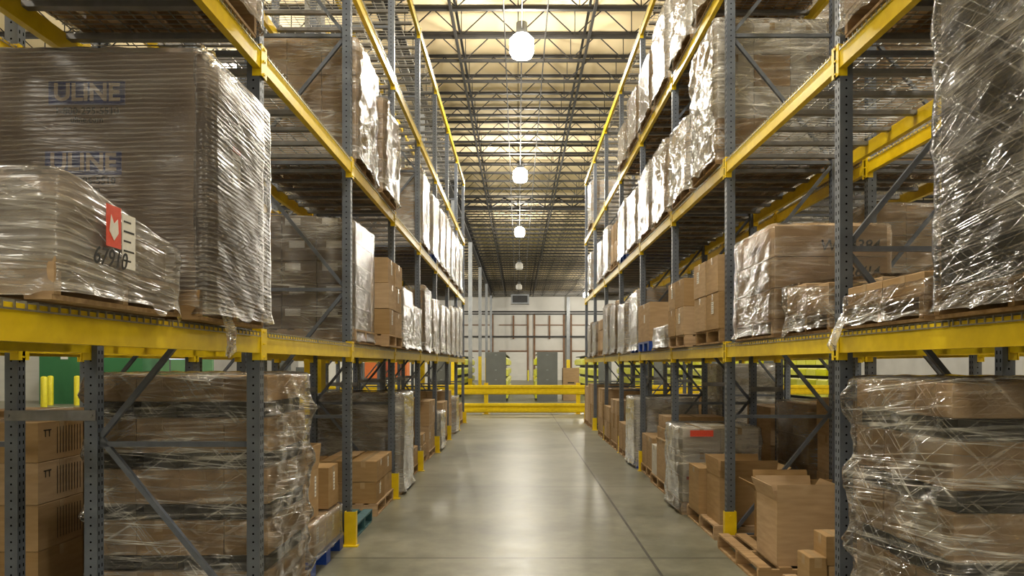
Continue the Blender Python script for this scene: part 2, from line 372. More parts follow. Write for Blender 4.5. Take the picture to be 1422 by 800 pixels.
# roof joists
def joist(depth=ROOF-JOIST_B, half=26.0, th=0.055, web=0.019, pan=1.3):
    b = MB(); top = depth-0.03
    b.box(-half, half, -0.05, 0.05, 0, th); b.box(-half, half, -0.05, 0.05, top-th, top)
    n = int(2*half/pan)
    for k in range(n):
        x = -half+k*pan
        b.bar((x, 0, th), (x+pan/2, 0, top-th), web*1.2, web*1.2, cap=False)
        b.bar((x+pan/2, 0, top-th), (x+pan, 0, th), web*1.2, web*1.2, cap=False)
        b.bar((x, 0, th), (x, 0, top-th), web, web, cap=False)
    return b.mesh('roof_joist', M['dark_steel'])
jm = joist(); jg = joist(th=0.13, web=0.045)
NUM1 = ['zeroth', 'first', 'second', 'third', 'fourth', 'fifth', 'sixth', 'seventh', 'eighth', 'ninth', 'tenth', 'eleventh', 'twelfth', 'thirteenth', 'fourteenth', 'fifteenth', 'sixteenth', 'seventeenth', 'eighteenth', 'nineteenth']
TENS = ['', '', 'twenty', 'thirty', 'forty', 'fifty', 'sixty', 'seventy', 'eighty']
TENTH = ['', '', 'twentieth', 'thirtieth', 'fortieth', 'fiftieth', 'sixtieth', 'seventieth', 'eightieth']
def ordw(k):
    if k < 20: return NUM1[k]
    return TENTH[k//10] if k % 10 == 0 else TENS[k//10]+'-'+NUM1[k % 10]
k = 0; y = 11.9
ys_j = []
while y < FAR-0.5:
    k += 1; g = abs((y-35.9)) < 0.7
    tag(ob('roof_joist', jg if g else jm, None, (0, y, JOIST_B+(0 if not g else -0.05))),
        'dark open-web roof joist across the ceiling, %s from the near end' % ordw(k), 'roof joist', 'roof joists')
    ys_j.append(y); y += 1.36
# lengthwise lines under the joists
for i, (x, r, lab) in enumerate(((-1.42, 0.06, 'dark bridging bar running lengthwise under the roof, left of the lamps'),
                                 (1.62, 0.06, 'dark bridging bar running lengthwise under the roof, right of the lamps'))):
    b = MB().box(-0.03, 0.03, 12, FAR-1, 0, 0.05); b.box(-0.03, 0.03, 12, FAR-1, 0.62, 0.66)
    for q, yy in enumerate(ys_j[:-1]):
        b.bar((0, yy, 0.03), (0, yy+1.36, 0.63), 0.02)
    tag(ob('bridging_bar', b.mesh('bridging', M['dark_steel']), None, (x, 0, JOIST_B-0.03)), lab, 'roof bracing')
for x, lab in ((0.08, 'thin conduit line running lengthwise above the row of lamps'), (-0.3, 'thin pipe running lengthwise left of the lamp row'), (0.62, 'thin pipe running lengthwise right of the lamp row')):
    tag(ob('conduit', MB().bar((0, 6, 0), (0, FAR-1, 0), 0.03, n=6).mesh('conduit', M['dark_steel']), None, (x, 0, JOIST_B-0.03)), lab, 'conduit')
g = MB(); g.box(-0.1, 0.1, 10.7, FAR-0.5, 0.0, 0.12); g.box(-0.1, 0.1, 10.7, FAR-0.5, 0.6, 0.7)
for q in range(78): 
    yy = 10.7+q*0.92; g.bar((0, yy, 0.1), (0, yy+0.46, 0.6), 0.05); g.bar((0, yy+0.46, 0.6), (0, yy+0.92, 0.1), 0.05)
tag(ob('roof_girder', g.mesh('roof_girder', M['dark_steel']), None, (-2.88, 0, JOIST_B-0.12)), 'long dark roof girder above the line of columns at left', 'girder')
# columns in the left flue
def column(x, y, i, foot=2.35):
    c = empty('building_column', (x, y, 0), 'grey building column with yellow-painted foot, %s column along the left rack line' % ordw(i+1), 'column', 'building columns')
    s = MB(); 
    ob('shaft', MB().box(-0.115, 0.115, -0.115, 0.115, foot, JOIST_B-0.12).mesh('shaft', M['galv']), c)
    f = MB(); f.box(-0.12, 0.12, -0.12, 0.12, 0, foot)
    ob('painted_foot', f.mesh('foot', M['yellow']), c)
for i in range(7): column(-2.88, 10.72+11.6*i, i, 0.9 if i == 3 else 2.35)

# high bay lamps
def lamp(x, y, i, lab, lit=True):
    c = empty('ceiling_lamp', (x, y, 8.95), lab, 'ceiling lamp', 'high bay lamps')
    b = MB().lathe([(0.05, 0.42), (0.12, 0.40), (0.13, 0.18), (0.17, 0.12), (0.10, 0.11)], 16); b.bar((0, 0, 0.40), (0, 0, 0.62), 0.03, n=6)
    ob('housing', cached('lamp_h', lambda: b.mesh('housing', M['galv'], True)), c)
    l = MB().lathe([(0.16, 0.13), (0.27, 0.02), (0.275, -0.25), (0.22, -0.36), (0.001, -0.38)], 20)
    ob('lens', cached(('lamp_l', lit), lambda: l.mesh('lens', M['lens' if lit else 'paper'], True)), c)
    if not lit: return
    d = cached('lamp_data', lambda: bpy.data.lights.new('lamp_light', 'POINT'))
    d.energy = LAMP_WATT; d.color = LAMP_COLOR; d.shadow_soft_size = 0.2
    o = bpy.data.objects.new('lamp_light', d); COL.objects.link(o); o.parent = c; o.location = (0, 0, -0.62)
lampY = [-6.3, 5.3, 16.9, 28.4, 40.5, 54.5, 69.0]
cols = [(0.08, 'over the centre aisle'), (-7.1, 'left of the racks'), (7.5, 'right of the racks'), (-17, 'over the far left floor'), (17, 'over the far right floor')]
for x, wd in cols:
    for i, yy in enumerate(lampY):
        if x == 0.08 and i == 0: continue
        if abs(x) > 10 and i in (0, 2, 4): continue
        lamp(x, yy if abs(x) < 5 else yy+1.5, i, 'round %s high bay lamp %s, %s from the near end' % ('unlit' if x == 0.08 and i > 4 else 'glowing', wd, NUM1[i+1]), not (x == 0.08 and i > 4))
lamp(6.9, 77, 0, 'small bright lamp near the far wall, right of the aisle')

# unit heater / vent at far end of ceiling
v = empty('air_vent', (0.2, FAR-5, 8.1), 'boxy air vent with dark opening under the far end of the roof', 'air vent')
b = MB(); b.box(-0.95, 0.95, 0, 1.2, 0, 1.0); ob('casing', b.mesh('casing', M['galv']), v)
b = MB(); b.box(-0.78, 0.78, -0.02, 0.01, 0.14, 0.86)
for q in range(6): b.box(-0.78, 0.78, -0.05, -0.02, 0.18+q*0.115, 0.21+q*0.115)
ob('grille', b.mesh('grille', M['shelf_dark']), v)

# ---------------------------------------------------------------- racks
def post_mesh():
    # lipped channel: web faces along the rack, flanges reach back
    b = MB(); b.box(-0.04, 0.04, -0.0375, 0.0375, 0.012, 7.17); return b.mesh('post', M['post'])
def brace_mesh(w_, h_):
    return MB().bar((0, 0, 0), (w_, 0, h_), 0.032, 0.032, up=(0, 1, 0)).mesh('brace', M['steel'])
FOOT = MB().box(-0.075, 0.075, -0.07, 0.07, 0, 0.012).box(-0.06, -0.045, 0.045, 0.06, 0.012, 0.03).box(0.045, 0.06, -0.06, -0.045, 0.012, 0.03).mesh('foot_plate', M['steel'])
POST = post_mesh()
HB = brace_mesh(0.92, 0); DB_UP = brace_mesh(0.92, 1.13)
DB_DN = MB().bar((0, 0, 0), (0.92, 0, -1.13), 0.032, 0.032, up=(0, 1, 0)).mesh('brace', M['steel'])
def frame(row, n):
    s, xf, xr, wd = ROWS[row]
    e = empty('rack_frame', (s*xf, Y(n), 0), 'grey punched-steel upright frame of %s, %s from camera' % (wd, ORD[n+1]), 'rack frame', 'upright frames of the %s' % wd)
    rz = 0 if s > 0 else PI
    e.rotation_euler = (0, 0, rz)      # local +x points away from the aisle
    for x in (0, 1.0):
        ob('post', POST, e, (x, 0, 0)); ob('foot_plate', FOOT, e, (x, 0, 0))
    zs = [0.08, 1.21, 2.42, 3.63, 4.84, 6.05, 7.0]
    for i, z in enumerate(zs): ob('horizontal_brace', HB, e, (0.04, 0, z))
    for i in range(5):
        z = zs[i]+0.04
        if i % 2 == 0: ob('diagonal_brace', DB_UP, e, (0.04, 0, z))
        else: ob('diagonal_brace', DB_DN, e, (0.04, 0, z+1.13))
    # note: even panels rise from aisle to rear
for row in ROWS:
    for n in range(-1, 8): frame(row, n)

# step beam: length along y, aisle face towards -x local
L_ = BAY-0.078
def beam_mesh():
    b = MB(); prof = [(-0.022, 0), (0.022, 0), (0.022, 0.085), (0.004, 0.085), (0.004, 0.122), (-0.022, 0.122)]
    b.prism(prof, -L_/2, L_/2); return b.mesh('beam', M['yellow'])
BEAM = beam_mesh()
def conn_mesh():
    b = MB(); b.box(-0.0245, 0.03, -0.0, 0.006, -0.045, 0.145); b.box(-0.036, -0.0225, -0.05, 0.006, -0.045, 0.145)
    for z in (-0.02, 0.05, 0.12): b.lathe([(0.008, 0), (0.008, 0.006), (0.001, 0.008)], 6)
    return b.mesh('end_connector', M['yellow'])
def conn2():
    b = MB(); b.box(-0.0245, 0.03, -0.003, 0.003, -0.045, 0.15); b.box(-0.03, -0.0245, -0.052, 0.012, -0.045, 0.15)
    for z in (-0.025, 0.055, 0.13): b.bar((-0.036, -0.03, z), (-0.03, -0.03, z), 0.014, n=6)
    return b.mesh('end_connector', M['yellow'])
CONN = conn2()
CONN2 = CONN.copy(); 
for v_ in CONN2.vertices: v_.co.y = -v_.co.y
CONN2.flip_normals()
def beams(row, n, lv):
    s, xf, xr, wd = ROWS[row]
    for side, x in (('front', xf), ('rear', xr)):
        out = -1 if side == 'front' else 1          # the step faces inward
        e = empty('shelf_beam', (s*(x+out*0.025), Y(n)+BAY/2, BEAMB[lv]),
                  'yellow %s beam %s, %s, %s' % (side, LVLW[lv].replace('on ', 'of '), wd, BAYW[n]), 'shelf beam', 'yellow shelf beams', 0 if (s*out) < 0 else PI)
        ob('rail', BEAM, e); ob('end_connector', CONN, e, (0, -L_/2, 0)); ob('end_connector', CONN2, e, (0, L_/2, 0))
# wire deck
DW, DD = 1.17, 0.94
def deck_mesh(fine):
    b = MB(); r = 0.003
    ny = 20 if fine else 12; nx = 9 if fine else 7
    for i in range(ny+1):
        y = -DW/2+DW*i/ny
        b.bar((-0.033, y, 0), (DD+0.06, y, 0), 2*r, cap=False)
        b.bar((-0.033, y, 0.0), (-0.033, y, -0.028), 2*r, cap=False)
    for i in range(nx+1):
        x = -0.01+(DD+0.06)*i/nx; b.bar((x, -DW/2, r*1.6), (x, DW/2, r*1.6), 2*r, cap=False)
    b.bar((-0.036, -DW/2, -0.026), (-0.036, DW/2, -0.026), 2*r)
    return b.mesh('wire_mesh', M['wire'])
DM = [deck_mesh(True), deck_mesh(False)]
CH = MB().prism([(-0.028, -0.038), (0.028, -0.038), (0.028, -0.006), (0.024, -0.006), (0.024, -0.032), (-0.024, -0.032), (-0.024, -0.006), (-0.028, -0.006)], 0.0, 0.95, 'x')
CHM = CH.mesh('support_channel', M['channel'])
def decks(row, n, lv):
    s, xf, xr, wd = ROWS[row]
    for q, half in ((0, 'near half'), (1, 'far half')):
        y = Y(n)+0.05+DW/2+0.03+q*(DW+0.03)
        e = empty('wire_shelf', (s*(xf+0.03), y, DECK[lv]-0.023), 'wire mesh shelf panel %s, %s, %s, %s' % (LVLW[lv].replace('on ', 'of '), wd, BAYW[n], half), 'wire shelf', 'wire mesh shelves', 0 if s > 0 else PI)
        # parts live in local coordinates with +x to the rear
        ob('wire_mesh', DM[0 if n < 2 else 1], e, (-0.05, 0, 0.012))
        for yy in (-0.40, 0.0, 0.40): ob('support_channel', CHM, e, (0.025, yy, 0))
for row in ROWS:
    for n in range(-1, 7):
        for lv in (1, 2, 3, 4):
            beams(row, n, lv)
            if row in ('L1', 'R1') or lv < 4: decks(row, n, lv)
# row spacers between back to back frames
for s, x0, x1, wd in ((-1, 2.63, 3.12, 'left'), (1, 3.02, 3.36, 'right')):
    for n in range(0, 8):
        for z, hw in ((1.39, 'low'), (4.6, 'high')):
            b = MB().box(-(x1-x0)/2-0.035, (x1-x0)/2+0.035, -0.004, 0.004, -0.032, 0.032)
            for q in (-1, 1): b.bar((q*((x1-x0)/2+0.01), -0.012, 0), (q*((x1-x0)/2+0.01), 0, 0), 0.02, n=8)
            tag(ob('row_spacer', cached(('sp', s), lambda: b.mesh('row_spacer', M['channel'])), None, (s*(x0+x1)/2, Y(n)-0.045, z)),
                '%s grey tie bar joining the %s back-to-back racks, %s frame from camera' % (hw, wd, ORD[n]), 'tie bar', 'row spacers')
# post guards
def guard_mesh():
    b = MB(); b.box(-0.055, 0.055, -0.007, 0.0, 0.01, 0.32); b.box(-0.055, -0.048, 0, 0.055, 0.01, 0.32); b.box(0.048, 0.055, 0, 0.055, 0.01, 0.32)
    b.box(-0.08, 0.08, -0.06, 0.025, 0, 0.01)
    for z in (0.06, 0.28): b.bar((0, -0.012, z), (0, -0.007, z), 0.018, n=8)
    return b.mesh('post_guard', M['yellow'])
GM = guard_mesh()
for s, x, wd in ((-1, 1.59, 'left'), (1, 1.98, 'right')):
    for n in range(0, 8):
        tag(ob('post_guard', GM, None, (s*(x-0.012+(0 if s < 0 else 0.03)), Y(n)-0.10, 0)),
            'yellow steel post guard at foot of %s aisle rack upright, %s from camera' % (wd, ORD[n]), 'post guard', 'post guards')

# ---------------------------------------------------------------- goods
def pallet_mesh(wx, wy, mat, plastic=False, seed=0):
    """wx across the rack depth, wy along the aisle, base at z=0, centred"""
    b = MB(); rnd = random.Random(seed)
    if plastic:
        b.box(-wx/2, wx/2, -wy/2, wy/2, 0.115, 0.14)
        for i in (-1, 0, 1):
            for j_ in (-1, 0, 1): b.box(i*(wx/2-0.07)-0.07, i*(wx/2-0.07)+0.07, j_*(wy/2-0.07)-0.07, j_*(wy/2-0.07)+0.07, 0.02, 0.115)
            b.box(-wx/2, wx/2, i*(wy/2-0.07)-0.07, i*(wy/2-0.07)+0.07, 0, 0.02)
    else:
        for j_ in (-1, 0, 1): b.box(-wx/2, wx/2, j_*(wy/2-0.022)-0.019, j_*(wy/2-0.022)+0.019, 0.017, 0.122)
        n = 7
        for i in range(n):
            x = -wx/2+0.05+(wx-0.10)*i/(n-1); d = rnd.uniform(-0.006, 0.006)
            b.box(x-0.048+d, x+0.048+d, -wy/2+rnd.uniform(0, 0.008), wy/2-rnd.uniform(0, 0.008), 0.122, 0.139)
        for i in range(5):
            x = -wx/2+0.05+(wx-0.10)*i/4; b.box(x-0.045, x+0.045, -wy/2, wy/2, 0, 0.017)
    return b.mesh('pallet', mat)
def get_pallet(wx, wy, kind):
    wx = round(wx, 1); wy = round(wy, 1)
    mat = {'wood': M['wood'], 'blue': M['blue_plastic'], 'teal': M['teal_plastic'], 'grey': M['grey_plastic']}[kind]
    return cached(('pal', wx, wy, kind), lambda: pallet_mesh(wx, wy, mat, kind in ('blue', 'grey')))

def carton_mesh(a, b_, c, mat, tape=True):
    m = MB(); e = 0.004
    # chamfered box
    x, y, z = a/2, b_/2, c
    def ring(ix, iy, zz): 
        return [(-ix, -iy, zz), (ix, -iy, zz), (ix, iy, zz), (-ix, iy, zz)]
    v0 = len(m.v)
    m.v += ring(x-e, y-e, 0)+ring(x, y, e)+ring(x, y, z-e)+ring(x-e, y-e, z)
    for k in range(3): m.add([(k*4+i, k*4+(i+1) % 4, k*4+4+(i+1) % 4, k*4+4+i) for i in range(4)], v0)
    m.add([(3, 2, 1, 0), (12, 13, 14, 15)], v0)
    if tape:
        m.m = 1; t = 0.025; o = 0.0012
        # tape over the top seam and down both ends (along y)
        m.box(-t, t, -y-o, y+o, z-0.0005, z+o); m.box(-t, t, -y-o, -y+0.001, z-0.07, z); m.box(-t, t, y-0.001, y+o, z-0.07, z)
        m.box(-x-o, -x+0.001, -t, t, z-0.07, z) ; m.box(x-0.001, x+o, -t, t, z-0.07, z)
    return m.mesh('carton', [M[mat], M['tape']])
def get_carton(a, b_, c, mat):
    a, b_, c = round(a, 2), round(b_, 2), round(c, 3)
    return cached(('car', a, b_, c, mat), lambda: carton_mesh(a, b_, c, mat, tape=mat in ('card', 'card_white')))
def open_carton_mesh(a, b_, c, mat='card', fl=0.2, ang=(0.5, 0.3, 0.9, -0.4)):
    m = MB(); t = 0.006; x, y = a/2, b_/2
    m.box(-x, x, -y, y, 0, t); m.box(-x, x, -y, -y+t, t, c); m.box(-x, x, y-t, y, t, c); m.box(-x, -x+t, -y+t, y-t, t, c); m.box(x-t, x, -y+t, y-t, t, c)
    def flap(p0, p1, outv, an):
        d = Vector(outv)*math.sin(an)+Vector((0, 0, 1))*math.cos(an)
        p0, p1 = Vector(p0), Vector(p1); q0, q1 = p0+d*fl, p1+d*fl
        nn = (p1-p0).cross(d).normalized()*t/2; b0 = len(m.v)
        m.v += [tuple(p-nn) for p in (p0, p1, q1, q0)]+[tuple(p+nn) for p in (p0, p1, q1, q0)]
        m.add([(0, 1, 2, 3), (7, 6, 5, 4), (0, 4, 5, 1), (1, 5, 6, 2), (2, 6, 7, 3), (3, 7, 4, 0)], b0)
    flap((-x, -y, c), (x, -y, c), (0, -1, 0), ang[0]); flap((-x, y, c), (x, y, c), (0, 1, 0), ang[1])
    flap((-x, -y, c), (-x, y, c), (-1, 0, 0), ang[2]); flap((x, -y, c), (x, y, c), (1, 0, 0), ang[3])
    return m.mesh('open_carton', M[mat])

def wrap_mesh(wx, wy, z0, z1, mat, seed=0, tiers=4, amp=0.02, n=96, rows=26, slope=(0, 0), skirt=0.06, lid=0.14, loose=0.0, pull=0.0, aisle=1):
    """film skin around a load, ragged at the foot, folded over at the top"""
    hx, hy = wx/2, wy/2; P = 2*(wx+wy); rc = 0.035
    b = MB(); off = Vector((seed*7.3, seed*3.1, seed*1.7))
    pts = []
    for i in range(n):
        t = (i+0.5)/n*P
        if t < wx: p = (-hx+t, -hy); nr = (0, -1)
        elif t < wx+wy: p = (hx, -hy+(t-wx)); nr = (1, 0)
        elif t < 2*wx+wy: p = (hx-(t-wx-wy), hy); nr = (0, 1)
        else: p = (-hx, hy-(t-2*wx-wy)); nr = (-1, 0)
        x, y = p; cx_ = max(-hx+rc, min(hx-rc, x)); cy_ = max(-hy+rc, min(hy-rc, y))
        d = Vector((x-cx_, y-cy_))
        if d.length > 1e-4: d = d.normalized(); x, y = cx_+d.x*rc, cy_+d.y*rc; nr = (d.x, d.y)
        edge = min(abs(abs(x)-hx)+0, 1)*min(abs(abs(y)-hy), 1)
        corner = math.exp(-(((abs(x)-hx)**2+(abs(y)-hy)**2)**0.5)/0.07)
        pts.append((x, y, nr[0], nr[1], corner, t))
    def topz(x, y): return z1 + slope[0]*x + slope[1]*y
    rows_list = []
    for k in range(rows+1):
        v = k/rows; ring = []
        for (x, y, nx_, ny_, co, t) in pts:
            tz = topz(x, y)
            zb = z0 - skirt*(0.35+1.3*max(0, noise.noise(Vector((x*5, y*5, seed))+off))) if k == 0 else z0
            if k == 0 and nx_*aisle < 0.5: zb = max(zb, 0.012)
            zz = zb if k == 0 else z0+(tz-z0)*v
            q = Vector((x*2.4, y*2.4, zz*3.4))+off
            f1 = noise.noise(q); f2 = noise.noise(Vector((x*6-zz*5, y*6+zz*5, zz*7))+off)
            rid = (1-abs(noise.noise(Vector((x*3+zz*4, y*3-zz*4, zz*2))+off))*2)
            ph = (zz-z0)/max(0.05, (tz-z0))*tiers
            pin = 0.5-0.5*math.cos(2*PI*ph)
            o_ = 0.012+amp*(0.6*f1+0.45*f2+0.35*max(0, rid))+0.006 + loose*pin*0.5
            o_ -= co*0.004
            if pull: 
                lv = abs((ph+0.5*noise.noise(Vector((x, y, seed*2.0)))) % 1.0-0.5)*2
                o_ += pull*co*max(0, 1-lv*1.8)*(0.5+0.8*abs(f2))
            o_ = max(0.007, o_)
            if k == 0: o_ += 0.012+0.03*abs(f2)
            zo = 0.0 if k in (0,) else 0.006*f2
            ring.append((x+nx_*o_, y+ny_*o_, zz+zo))
        rows_list.append(ring)
    for ins, dz in ((0.0, 0.012), (lid*0.4, 0.02), (lid, 0.016)):
        ring = []
        for (x, y, nx_, ny_, co, t) in pts:
            sc = 1-ins/ max(hx, hy); f2 = noise.noise(Vector((x*7, y*7, 5+ins*9))+off)
            e = ins+(lid*0.8*max(0, f2) if ins == lid else 0)
            ring.append((x-nx_*e+ (0 if co < .3 else -math.copysign(e*0.3, x)), y-ny_*e+(0 if co < .3 else -math.copysign(e*0.3, y)), topz(x, y)+dz+0.012*abs(f2)))
        rows_list.append(ring)
    for r in rows_list: b.v += r
    K = len(rows_list)
    for k in range(K-1):
        b.add([(k*n+i, k*n+(i+1) % n, (k+1)*n+(i+1) % n, (k+1)*n+i) for i in range(n)])
    me = bpy.data.meshes.new('stretch_wrap'); me.from_pydata(b.v, [], b.f); me.materials.append(M[mat])
    for p in me.polygons: p.use_smooth = True
    return me

def loose_film(pts, width, seed, mat='film_mid'):
    b = MB(); m = 7; rnd = random.Random(seed)
    for k, p in enumerate(pts):
        for i in range(m):
            u = (i/(m-1)-0.5)*width*(0.7+0.6*noise.noise(Vector((k*0.9, seed, 0)))+0.2)
            wv = 0.03*noise.noise(Vector((i*0.9, k*0.8, seed)))
            b.v.append((p[0]+wv, p[1]+u, p[2]+0.4*wv+0.02*noise.noise(Vector((i*1.3, k, seed+4)))))
    b.add([(k*m+i, k*m+i+1, (k+1)*m+i+1, (k+1)*m+i) for k in range(len(pts)-1) for i in range(m-1)])
    me = bpy.data.meshes.new('loose_film'); me.from_pydata(b.v, [], b.f); me.materials.append(M[mat])
    for p in me.polygons: p.use_smooth = True
    return me

LOADN = [0]
def load(row, lv, n, slot, h, look, wrap='film_mid', nx=2, ny=2, nl=3, y0=None, y1=None, xf=None, depth=1.04, pallet='wood',
         mat='card', dark=0, slope=(0, 0), seed=None, amp=0.018, pull=0.0, tiers=None, missing=0.0, res=None, skirt=0.06, loose=0.0):
    """a pallet, its cartons and its film: one thing. slot 0 near, 1 far half of the bay"""
    s, xF, xR, wd = ROWS[row]
    LOADN[0] += 1; sd = LOADN[0] if seed is None else seed
    rnd = random.Random(sd*13+5)
    if y0 is None: y0 = Y(n)+(0.12 if slot == 0 else 1.36)
    if y1 is None: y1 = y0+1.02
    if xf is None: xf = xF-0.08
    cx = s*(xf+depth/2); cy = (y0+y1)/2; wx, wy = depth, y1-y0
    label = '%s %s, %s, %s %s' % (look, LVLW[lv], wd, 'near' if slot == 0 else 'far', 'half of '+BAYW[n] if len(look.split()) < 5 else BAYW[n])
    if lv == 0: label = label.replace(' on the floor', '').replace(wd, 'under '+wd)
    e = empty('pallet_load', (cx, cy, DECK[lv]), label, 'pallet load', 'loaded pallets')
    pz = 0.14
    if pallet: ob('pallet', get_pallet(wx, wy, pallet), e)
    else: pz = 0.0
    if slope == (0, 0) and lv > 0 and n >= 1 and nl > 1: slope = (rnd.uniform(-0.12, 0.12), rnd.uniform(-0.10, 0.10))
    H = h-pz; a, b_, c = (wx-0.03)/nx, (wy-0.03)/ny, H/nl
    z = pz
    for k in range(nl):
        dk = dark and (k % 2 == dark-1)
        ck = c*(0.62 if dk else (1.38 if dark else 1.0)) if dark else c
        if dark and nl % 2 and k == nl-1: ck = pz+H-z
        for i in range(nx):
            for j_ in range(ny):
                if 0 < i < nx-1 and 0 < j_ < ny-1 and k < nl-1: continue
                if k == nl-1 and missing and rnd.random() < missing: continue
                x, y = -wx/2+0.015+a*(i+0.5), -wy/2+0.015+b_*(j_+0.5)
                hh = ck-0.004
                top_lim = pz+H+slope[0]*x+slope[1]*y
                if z+hh > top_lim+0.01:
                    hh = round(top_lim-z, 2)
                    if hh < 0.05: continue
                jt = 0.003 if not dk else 0.02
                mt = ('card_white' if rnd.random() < 0.72 else 'card') if mat == 'mixed' else mat
                o = ob('carton' if not dk else 'dark_tray', get_carton(a-0.006-(0.05 if dk else 0), b_-0.006-(0.05 if dk else 0), hh, 'dark_goods' if dk else mt), e,
                       (x+rnd.uniform(-jt, jt), y+rnd.uniform(-jt, jt), z), (0, 0, 0))
        z += ck
    if wrap:
        nn, rr = (res or ((160, 44) if cy < 9 else (96, 26) if cy < 14 else (56, 14)))
        me = wrap_mesh(wx, wy, (0.05 if pallet else 0.02), h, wrap, sd, tiers or nl, amp, nn, rr, slope, skirt if lv else 0.02, 0.13, loose, pull, -s)
        ob('stretch_wrap', me, e)
    e['_h'] = h
    return e, (s, cx, cy, wx, wy)
def clean(e):
    if '_h' in e.keys(): del e['_h']

def sticker(e, side, along, z, w_, h_, wx, wy, mat='paper', lines=True, off=0.02, name='label_sticker'):
    """paper label; side 'near' = camera end, 'aisle' = towards the aisle (sign in side)"""
    b = MB(); b.box(-w_/2, w_/2, -0.001, 0.0, -h_/2, h_/2)
    if lines:
        b.m = 1
        for q in range(5):
            zz = h_/2-0.12*h_-q*h_*0.18; b.box(-w_*0.4, w_*(0.4 if q % 2 else 0.15), -0.0018, -0.001, zz-h_*0.035, zz)
    me = b.mesh('label_sticker', [M[mat], M['ink']])
    if side == 'near': return ob(name, me, e, (along, -wy/2-off, z))
    s = side
    # s=-1: left rack, aisle face looks +x ; s=+1: right rack, aisle face looks -x
    return ob(name, me, e, ((wx/2+off) if s < 0 else -(wx/2+off), along, z), (0, 0, PI/2 if s < 0 else -PI/2))
def lettering(e, txt, size, loc, rz=0, mat='ink', bold=0.0, shear=0.0, name='lettering', roll=0):
    me = text_mesh(txt, size, M[mat], bold, shear)
    o = ob(name, me, e, loc); o.rotation_euler = (Matrix.Rotation(rz, 4, 'Z') @ Matrix.Rotation(PI/2, 4, 'X') @ Matrix.Rotation(roll, 4, 'Z')).to_euler()
    return o

# ===== left rack, lower shelf =====
# big boxed load with navy print
s = -1
x0, x1, ya, yb = 1.50, 2.78, 3.54, 4.42
e = empty('pallet_load', (-(x0+x1)/2, (ya+yb)/2, DECK[1]), 'huge brown box with navy printed logos, film-wrapped on pallet, left aisle rack lower shelf', 'pallet load', 'loaded pallets')
wx, wy = x1-x0, yb-ya
ob('pallet', get_pallet(wx, wy, 'wood'), e)
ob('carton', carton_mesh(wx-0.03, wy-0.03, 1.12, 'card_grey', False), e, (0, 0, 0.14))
fy = -(wy-0.03)/2
for i, (px, zc) in enumerate(((115, 2.637), (120, 2.965))):
    lx = (px-719.5)/1050*(ya+0.01)+(x0+x1)/2; lz = zc-1.90
    g = ob('printed_logo', MB().box(-0.18, 0.18, -0.0015, 0, -0.055, 0.055).mesh('printed_logo', M['navy']), e, (lx, fy-0.0005, lz))
    lettering(g, 'ULINE', 0.115, (0, -0.003, 0), mat='print_light', bold=0.003)
    lettering(e, '1-800-295-5510', 0.047, (lx, fy-0.001, lz-0.085), mat='ink', bold=0.0008)
    lettering(e, 'uline.com', 0.04, (lx, fy-0.001, lz-0.125), mat='ink', bold=0.0006)
ob('stretch_wrap', wrap_mesh(wx, wy, 0.10, 1.26, 'film_ridge', 3, 3, 0.016, 220, 70, (0, 0), 0.10, 0.10, 0, 0.01), e)
ob('stretch_wrap', wrap_mesh(0.04, wy-0.02, 0.06, 1.24, 'film_ridge', 5, 3, 0.010, 120, 60, (0, 0), 0.10, 0.01), e, (wx/2+0.002, 0.0, 0.0))
st = sticker(e, s, 0.35-0.45, 0.80, 0.11, 0.19, wx, wy, off=0.055)
ob('red_strip', MB().box(-0.055, 0.055, -0.0022, -0.001, 0.07, 0.095).mesh('red_strip', M['red_label']), st)
ob('loose_film', loose_film([(wx/2+0.03, -0.20, 0.10), (wx/2+0.05, -0.22, 0.02), (wx/2+0.075, -0.23, -0.05), (wx/2+0.08, -0.24, -0.11), (wx/2+0.075, -0.25, -0.15), (wx/2+0.07, -0.25, -0.175)], 0.12, 4, 'film_white'), e)
ob('loose_film', loose_film([(-0.62, -0.30, 1.27), (-0.50, -0.38, 1.285), (-0.40, -0.47, 1.25), (-0.44, -0.485, 1.17), (-0.52, -0.49, 1.11)], 0.30, 11, 'film_mid'), e)
ob('loose_film', loose_film([(0.45, 0.1, 1.275), (0.58, -0.1, 1.30), (0.62, -0.30, 1.33), (0.66, -0.35, 1.24)], 0.16, 12, 'film_mid'), e)
# low sloping load in front of it
x0, x1, ya, yb = 1.50, 2.50, 2.46, 3.32
wx, wy = x1-x0, yb-ya
e = empty('pallet_load', (-(x0+x1)/2, (ya+yb)/2, DECK[1]), 'low film-wrapped load with red label and handwriting, left aisle rack lower shelf, nearest', 'pallet load', 'loaded pallets')
ob('pallet', get_pallet(wx, wy, 'wood'), e)
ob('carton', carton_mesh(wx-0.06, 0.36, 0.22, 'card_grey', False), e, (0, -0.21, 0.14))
ob('carton', carton_mesh(wx-0.06, 0.38, 0.15, 'card_grey', False), e, (0, 0.20, 0.14))
ob('stretch_wrap', wrap_mesh(wx, wy, 0.06, 0.355, 'film_ridge_dense', 8, 2, 0.020, 220, 44, (0, -0.16), 0.10, 0.2, 0.0, 0.01), e)
st = sticker(e, s, -0.17, 0.285, 0.10, 0.15, wx, wy, mat='red_label', lines=False, off=0.045)
ob('white_emblem', MB().prism([(-0.03, -0.02), (0, -0.05), (0.03, -0.02), (0.025, 0.03), (0, 0.01), (-0.02, 0.04)], -0.0025, -0.001).mesh('emblem', M['paper']), st)
sticker(e, s, -0.065, 0.245, 0.095, 0.20, wx, wy, off=0.045)
lettering(e, '67910', 0.09, (wx/2+0.05, -0.20, 0.165), PI/2, bold=0.0006, shear=0.25)

